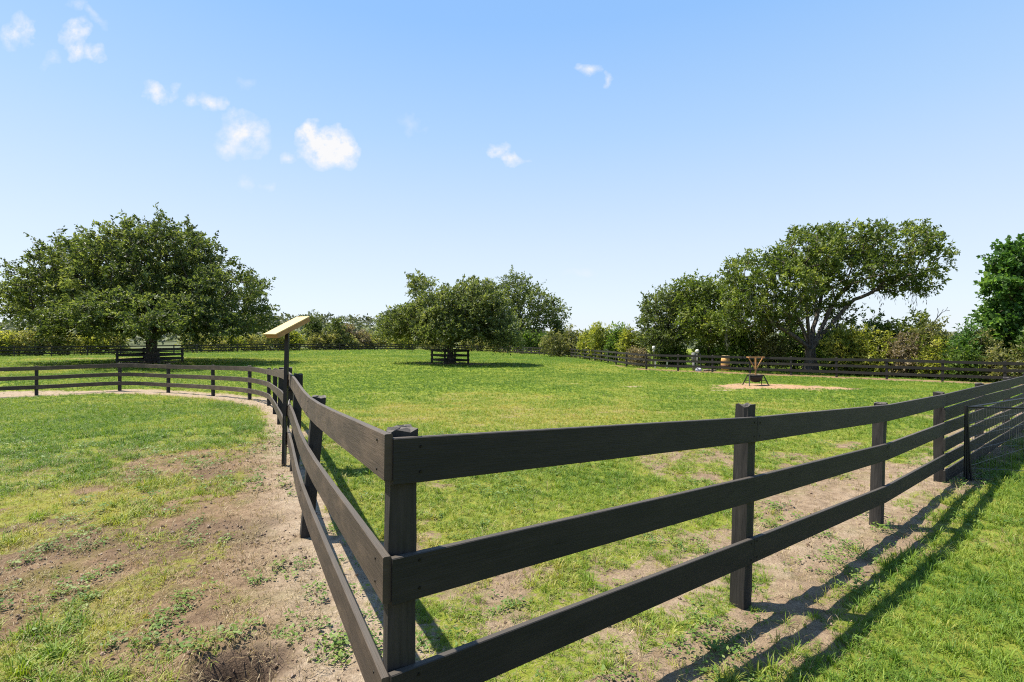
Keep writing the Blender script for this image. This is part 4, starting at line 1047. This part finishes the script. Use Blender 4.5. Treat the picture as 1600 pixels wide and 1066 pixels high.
def weed_mesh(name, nl, spread, size, seed, mat):
    r = random.Random(seed); V, faces = [], []
    for _ in range(nl):
        a = r.uniform(0, 6.283); rr = spread * math.sqrt(r.random()); c = Vector((rr * math.cos(a), rr * math.sin(a), r.uniform(.008, .045)))
        n = Vector((r.gauss(0, .35), r.gauss(0, .35), 1)).normalized(); u = n.orthogonal().normalized(); v = n.cross(u); s = size * r.uniform(.6, 1.3); rot = r.uniform(0, 6.28); i0 = len(V)
        for k in range(6):
            t = rot + k * math.pi / 3; e = 1.5 if k in (0, 3) else .8; V.append(tuple(c + (u * math.cos(t) + v * math.sin(t)) * s * e * .5))
        faces.append(tuple(range(i0, i0 + 6)))
    me = bpy.data.meshes.new(name); me.from_pydata(V, [], faces); me.materials.append(mat); return me

def scatter(name, label, cat, sources, pts, rot, scl, idx_, tone):
    src = bpy.data.collections.new(name + '_kinds')
    for i, me in enumerate(sources): o = bpy.data.objects.new('%s_%02d' % (name, i), me); src.objects.link(o)
    me = bpy.data.meshes.new(name); me.vertices.add(len(pts)); me.vertices.foreach_set('co', np.asarray(pts, np.float32).ravel())
    a = me.attributes.new('rot', 'FLOAT_VECTOR', 'POINT'); a.data.foreach_set('vector', np.asarray(rot, np.float32).ravel())
    fattr(me, 'scl', scl); fattr(me, 'tone', tone)
    a = me.attributes.new('kindex', 'INT', 'POINT'); a.data.foreach_set('value', np.asarray(idx_, np.int32))
    o = link_mesh(name, me); tag(o, label, cat, kind='stuff')
    g = bpy.data.node_groups.new(name + '_scatter', 'GeometryNodeTree')
    g.interface.new_socket('Geometry', in_out='INPUT', socket_type='NodeSocketGeometry'); g.interface.new_socket('Geometry', in_out='OUTPUT', socket_type='NodeSocketGeometry')
    N = g.nodes; Lk = g.links.new
    gi, go = N.new('NodeGroupInput'), N.new('NodeGroupOutput'); ip = N.new('GeometryNodeInstanceOnPoints')
    ci = N.new('GeometryNodeCollectionInfo'); ci.inputs['Collection'].default_value = src; ci.inputs['Separate Children'].default_value = True; ci.inputs['Reset Children'].default_value = True
    def na(nm, ty): n = N.new('GeometryNodeInputNamedAttribute'); n.data_type = ty; n.inputs['Name'].default_value = nm; return n.outputs[0]
    er = N.new('FunctionNodeEulerToRotation'); Lk(na('rot', 'FLOAT_VECTOR'), er.inputs[0])
    Lk(gi.outputs[0], ip.inputs['Points']); Lk(ci.outputs[0], ip.inputs['Instance']); ip.inputs['Pick Instance'].default_value = True
    Lk(na('kindex', 'INT'), ip.inputs['Instance Index']); Lk(er.outputs[0], ip.inputs['Rotation']); Lk(na('scl', 'FLOAT'), ip.inputs['Scale']); Lk(ip.outputs[0], go.inputs[0])
    md = o.modifiers.new('scatter', 'NODES'); md.node_group = g
    return o

def candidates(bands, r):
    X, Y, K = [], [], []
    for y0, y1, dens, sc in bands:
        hw = 1.22 * y1 + 3.2; n = int(2 * hw * (y1 - y0) * dens)          # a little wider than the view, so that a step aside still finds turf
        y = y0 + r.random(n) * (y1 - y0); x = (r.random(n) * 2 - 1) * hw
        ok = np.abs(x) < 1.22 * y + 3.2; x, y = x[ok], y[ok]; n = len(x)
        X.append(x); Y.append(y); K.append(np.full(n, sc))
    return np.concatenate(X), np.concatenate(Y), np.concatenate(K)

def grass():
    r = np.random.default_rng(123)
    # turf
    x, y, k = candidates([(.2, 4, 700, 1.0), (4, 8, 420, 1.1), (8, 16, 210, 1.35), (16, 32, 95, 1.8), (32, 64, 26, 2.8), (64, 104, 9, 4.0)], r)
    cov, snd, drk, dry, red, left, right = masks(x, y)
    fine = fbm(x, y, .22, 3, 51); cl_ = fbm(x, y, .5, 3, 58)
    pr = np.maximum(sstep(.25, .85, cov + .65 * (fine - .5) + .3 * (cl_ - .5)), np.where((left | right) & (y < 9), .20 * (cov > .02) * (snd < .9), .03))
    keep = r.random(len(x)) < pr
    x, y, k, cov, dry, left, right, fine = (a[keep] for a in (x, y, k, cov, dry, left, right, fine))
    z = ground_z(x, y); n = len(x)
    big = fbm(x, y, .7, 3, 71)
    ht = np.where(right, .82, np.where(left, .85, .75)) * (.65 + .7 * big)
    ht = np.where((left) & (y > 9), .9, ht)
    scl = k * ht * (.75 + .5 * r.random(n)); scl = np.where(k > 1.5, np.minimum(scl, k * .75), scl)
    tone = (.34 + .85 * (dry - .3) + .7 * (fbm(x, y, .9, 3, 83) - .5) + .35 * (.6 - cov) - .10 * right + r.normal(size=n) * .11).clip(0, 1)
    clump = fbm(x, y, .30, 3, 151); yard = left & (y < 10)
    tone = np.where(yard, np.where(clump > .52, tone - .32, tone + .04), tone).clip(0, 1); scl *= np.where(yard, np.where(clump > .52, 1.2, .62), 1)
    scl *= np.where(cov < .35, .8, 1)
    rot = np.stack([r.normal(size=n) * .12, r.normal(size=n) * .12, r.random(n) * 6.283], 1)
    src = [tuft_mesh('grass_tuft', 15, .034, .035, .075, .0044, 1.05, s, M_BLADE) for s in range(5)] + [tuft_mesh('grass_tuft', 11, .022, .06, .115, .0048, .75, 20 + s, M_BLADE, 3) for s in range(3)]
    kind = r.integers(0, 5, n); lng = r.random(n) < np.where(right, .26, .12); kind[lng] = r.integers(5, 8, lng.sum())
    scatter('grass', 'mown green grass growing over the paddock, yard and lawn', 'grass', src, np.stack([x, y, z], 1), rot, scl, kind, tone)
    # straw: dead blades over the bare soil and thin turf
    x, y, k = candidates([(.9, 4, 620, .9), (4, 9, 260, 1.15), (9, 18, 50, 1.7)], r)
    cov, snd, drk, dry, red, left, right = masks(x, y)
    pr = (.85 * left + .40 * right * (cov < .8) + .30 * (~left & ~right)) * (1 - .5 * snd) * np.where(cov > .85, .4, 1) * (.25 + .75 * sstep(.3, .6, fbm(x, y, .45, 3, 91)))
    keep = r.random(len(x)) < pr; x, y, k = x[keep], y[keep], k[keep]; n = len(x)
    src = [tuft_mesh('straw_tuft', 7, .05, .03, .085, .0026, 1.45, 40 + s, M_STRAW) for s in range(4)]
    scatter('dry_straw', 'dry tan grass blades lying on the bare soil', 'straw', src, np.stack([x, y, ground_z(x, y)], 1), np.stack([r.normal(size=n) * .1, r.normal(size=n) * .1, r.random(n) * 6.28], 1), k * (.7 + .6 * r.random(n)), r.integers(0, 4, n), (r.random(n) * .9))
    # low weeds
    x, y, k = candidates([(.9, 4.5, 300, .8), (4.5, 9, 90, 1.1)], r)
    cov, snd, drk, dry, red, left, right = masks(x, y)
    wn_ = fbm(x, y, .38, 3, 131); pr = sstep(.50, .68, wn_) * np.where(left, .7, np.where(right, .75 * (cov < .9), .5))
    hole = np.hypot((x - HOLE[0]) / 1.25, y - HOLE[1]); pr = pr * (hole > .22) + .8 * (np.abs(hole - .32) < .08) * (y > HOLE[1])
    keep = r.random(len(x)) < pr; x, y, k = x[keep], y[keep], k[keep]; n = len(x)
    src = [weed_mesh('weed_tuft', 14, .045, .017, 60 + s, M_WEED) for s in range(4)]
    scatter('weeds', 'low broad-leaved weeds scattered over the thin turf by the fences', 'weed', src, np.stack([x, y, ground_z(x, y)], 1), np.stack([np.zeros(n), np.zeros(n), r.random(n) * 6.28], 1), k * (.7 + .7 * r.random(n)), r.integers(0, 4, n), (.2 + .6 * r.random(n)))

def crumbs():
    r = np.random.default_rng(9)
    x, y, k = candidates([(.9, 4, 500, 1.0), (4, 8, 160, 1.5)], r)
    cov, snd, drk, dry, red, left, right = masks(x, y); hole = np.hypot((x - HOLE[0]) / 1.25, y - HOLE[1])
    pr = (1 - sstep(.3, .75, cov)) * np.where(left, .9, .35) * sstep(.42, .62, fbm(x, y, .5, 3, 171)) + .9 * (hole < .3)
    keep = r.random(len(x)) < pr; x, y, k = x[keep], y[keep], k[keep]; n = len(x); src = []
    for sd_ in range(4):
        bm = bmesh.new(); bmesh.ops.create_icosphere(bm, subdivisions=1, radius=.011); q = random.Random(sd_)
        for v in bm.verts: v.co *= q.uniform(.6, 1.25); v.co.z *= .7
        me = bpy.data.meshes.new('soil_crumb'); bm.to_mesh(me); bm.free(); me.materials.append(M_CRUMB); src.append(me)
    scatter('soil_crumbs', 'small crumbs of brown soil lying on the bare ground', 'soil', src, np.stack([x, y, ground_z(x, y) + .002], 1), r.random((n, 3)) * 6.28, k * (.35 + 1.1 * r.random(n) ** 3), r.integers(0, 4, n), r.random(n))

gz_grid = gzz.reshape(ny, nx)
def ground_z(x, y):
    i = np.clip(np.searchsorted(gx, x) - 1, 0, nx - 2); j = np.clip(np.searchsorted(gy, y) - 1, 0, ny - 2)
    fx_ = (x - gx[i]) / (gx[i + 1] - gx[i]); fy_ = (y - gy[j]) / (gy[j + 1] - gy[j])
    return (gz_grid[j, i] * (1 - fx_) + gz_grid[j, i + 1] * fx_) * (1 - fy_) + (gz_grid[j + 1, i] * (1 - fx_) + gz_grid[j + 1, i + 1] * fx_) * fy_
grass(); crumbs()
bpy.context.view_layer.update()
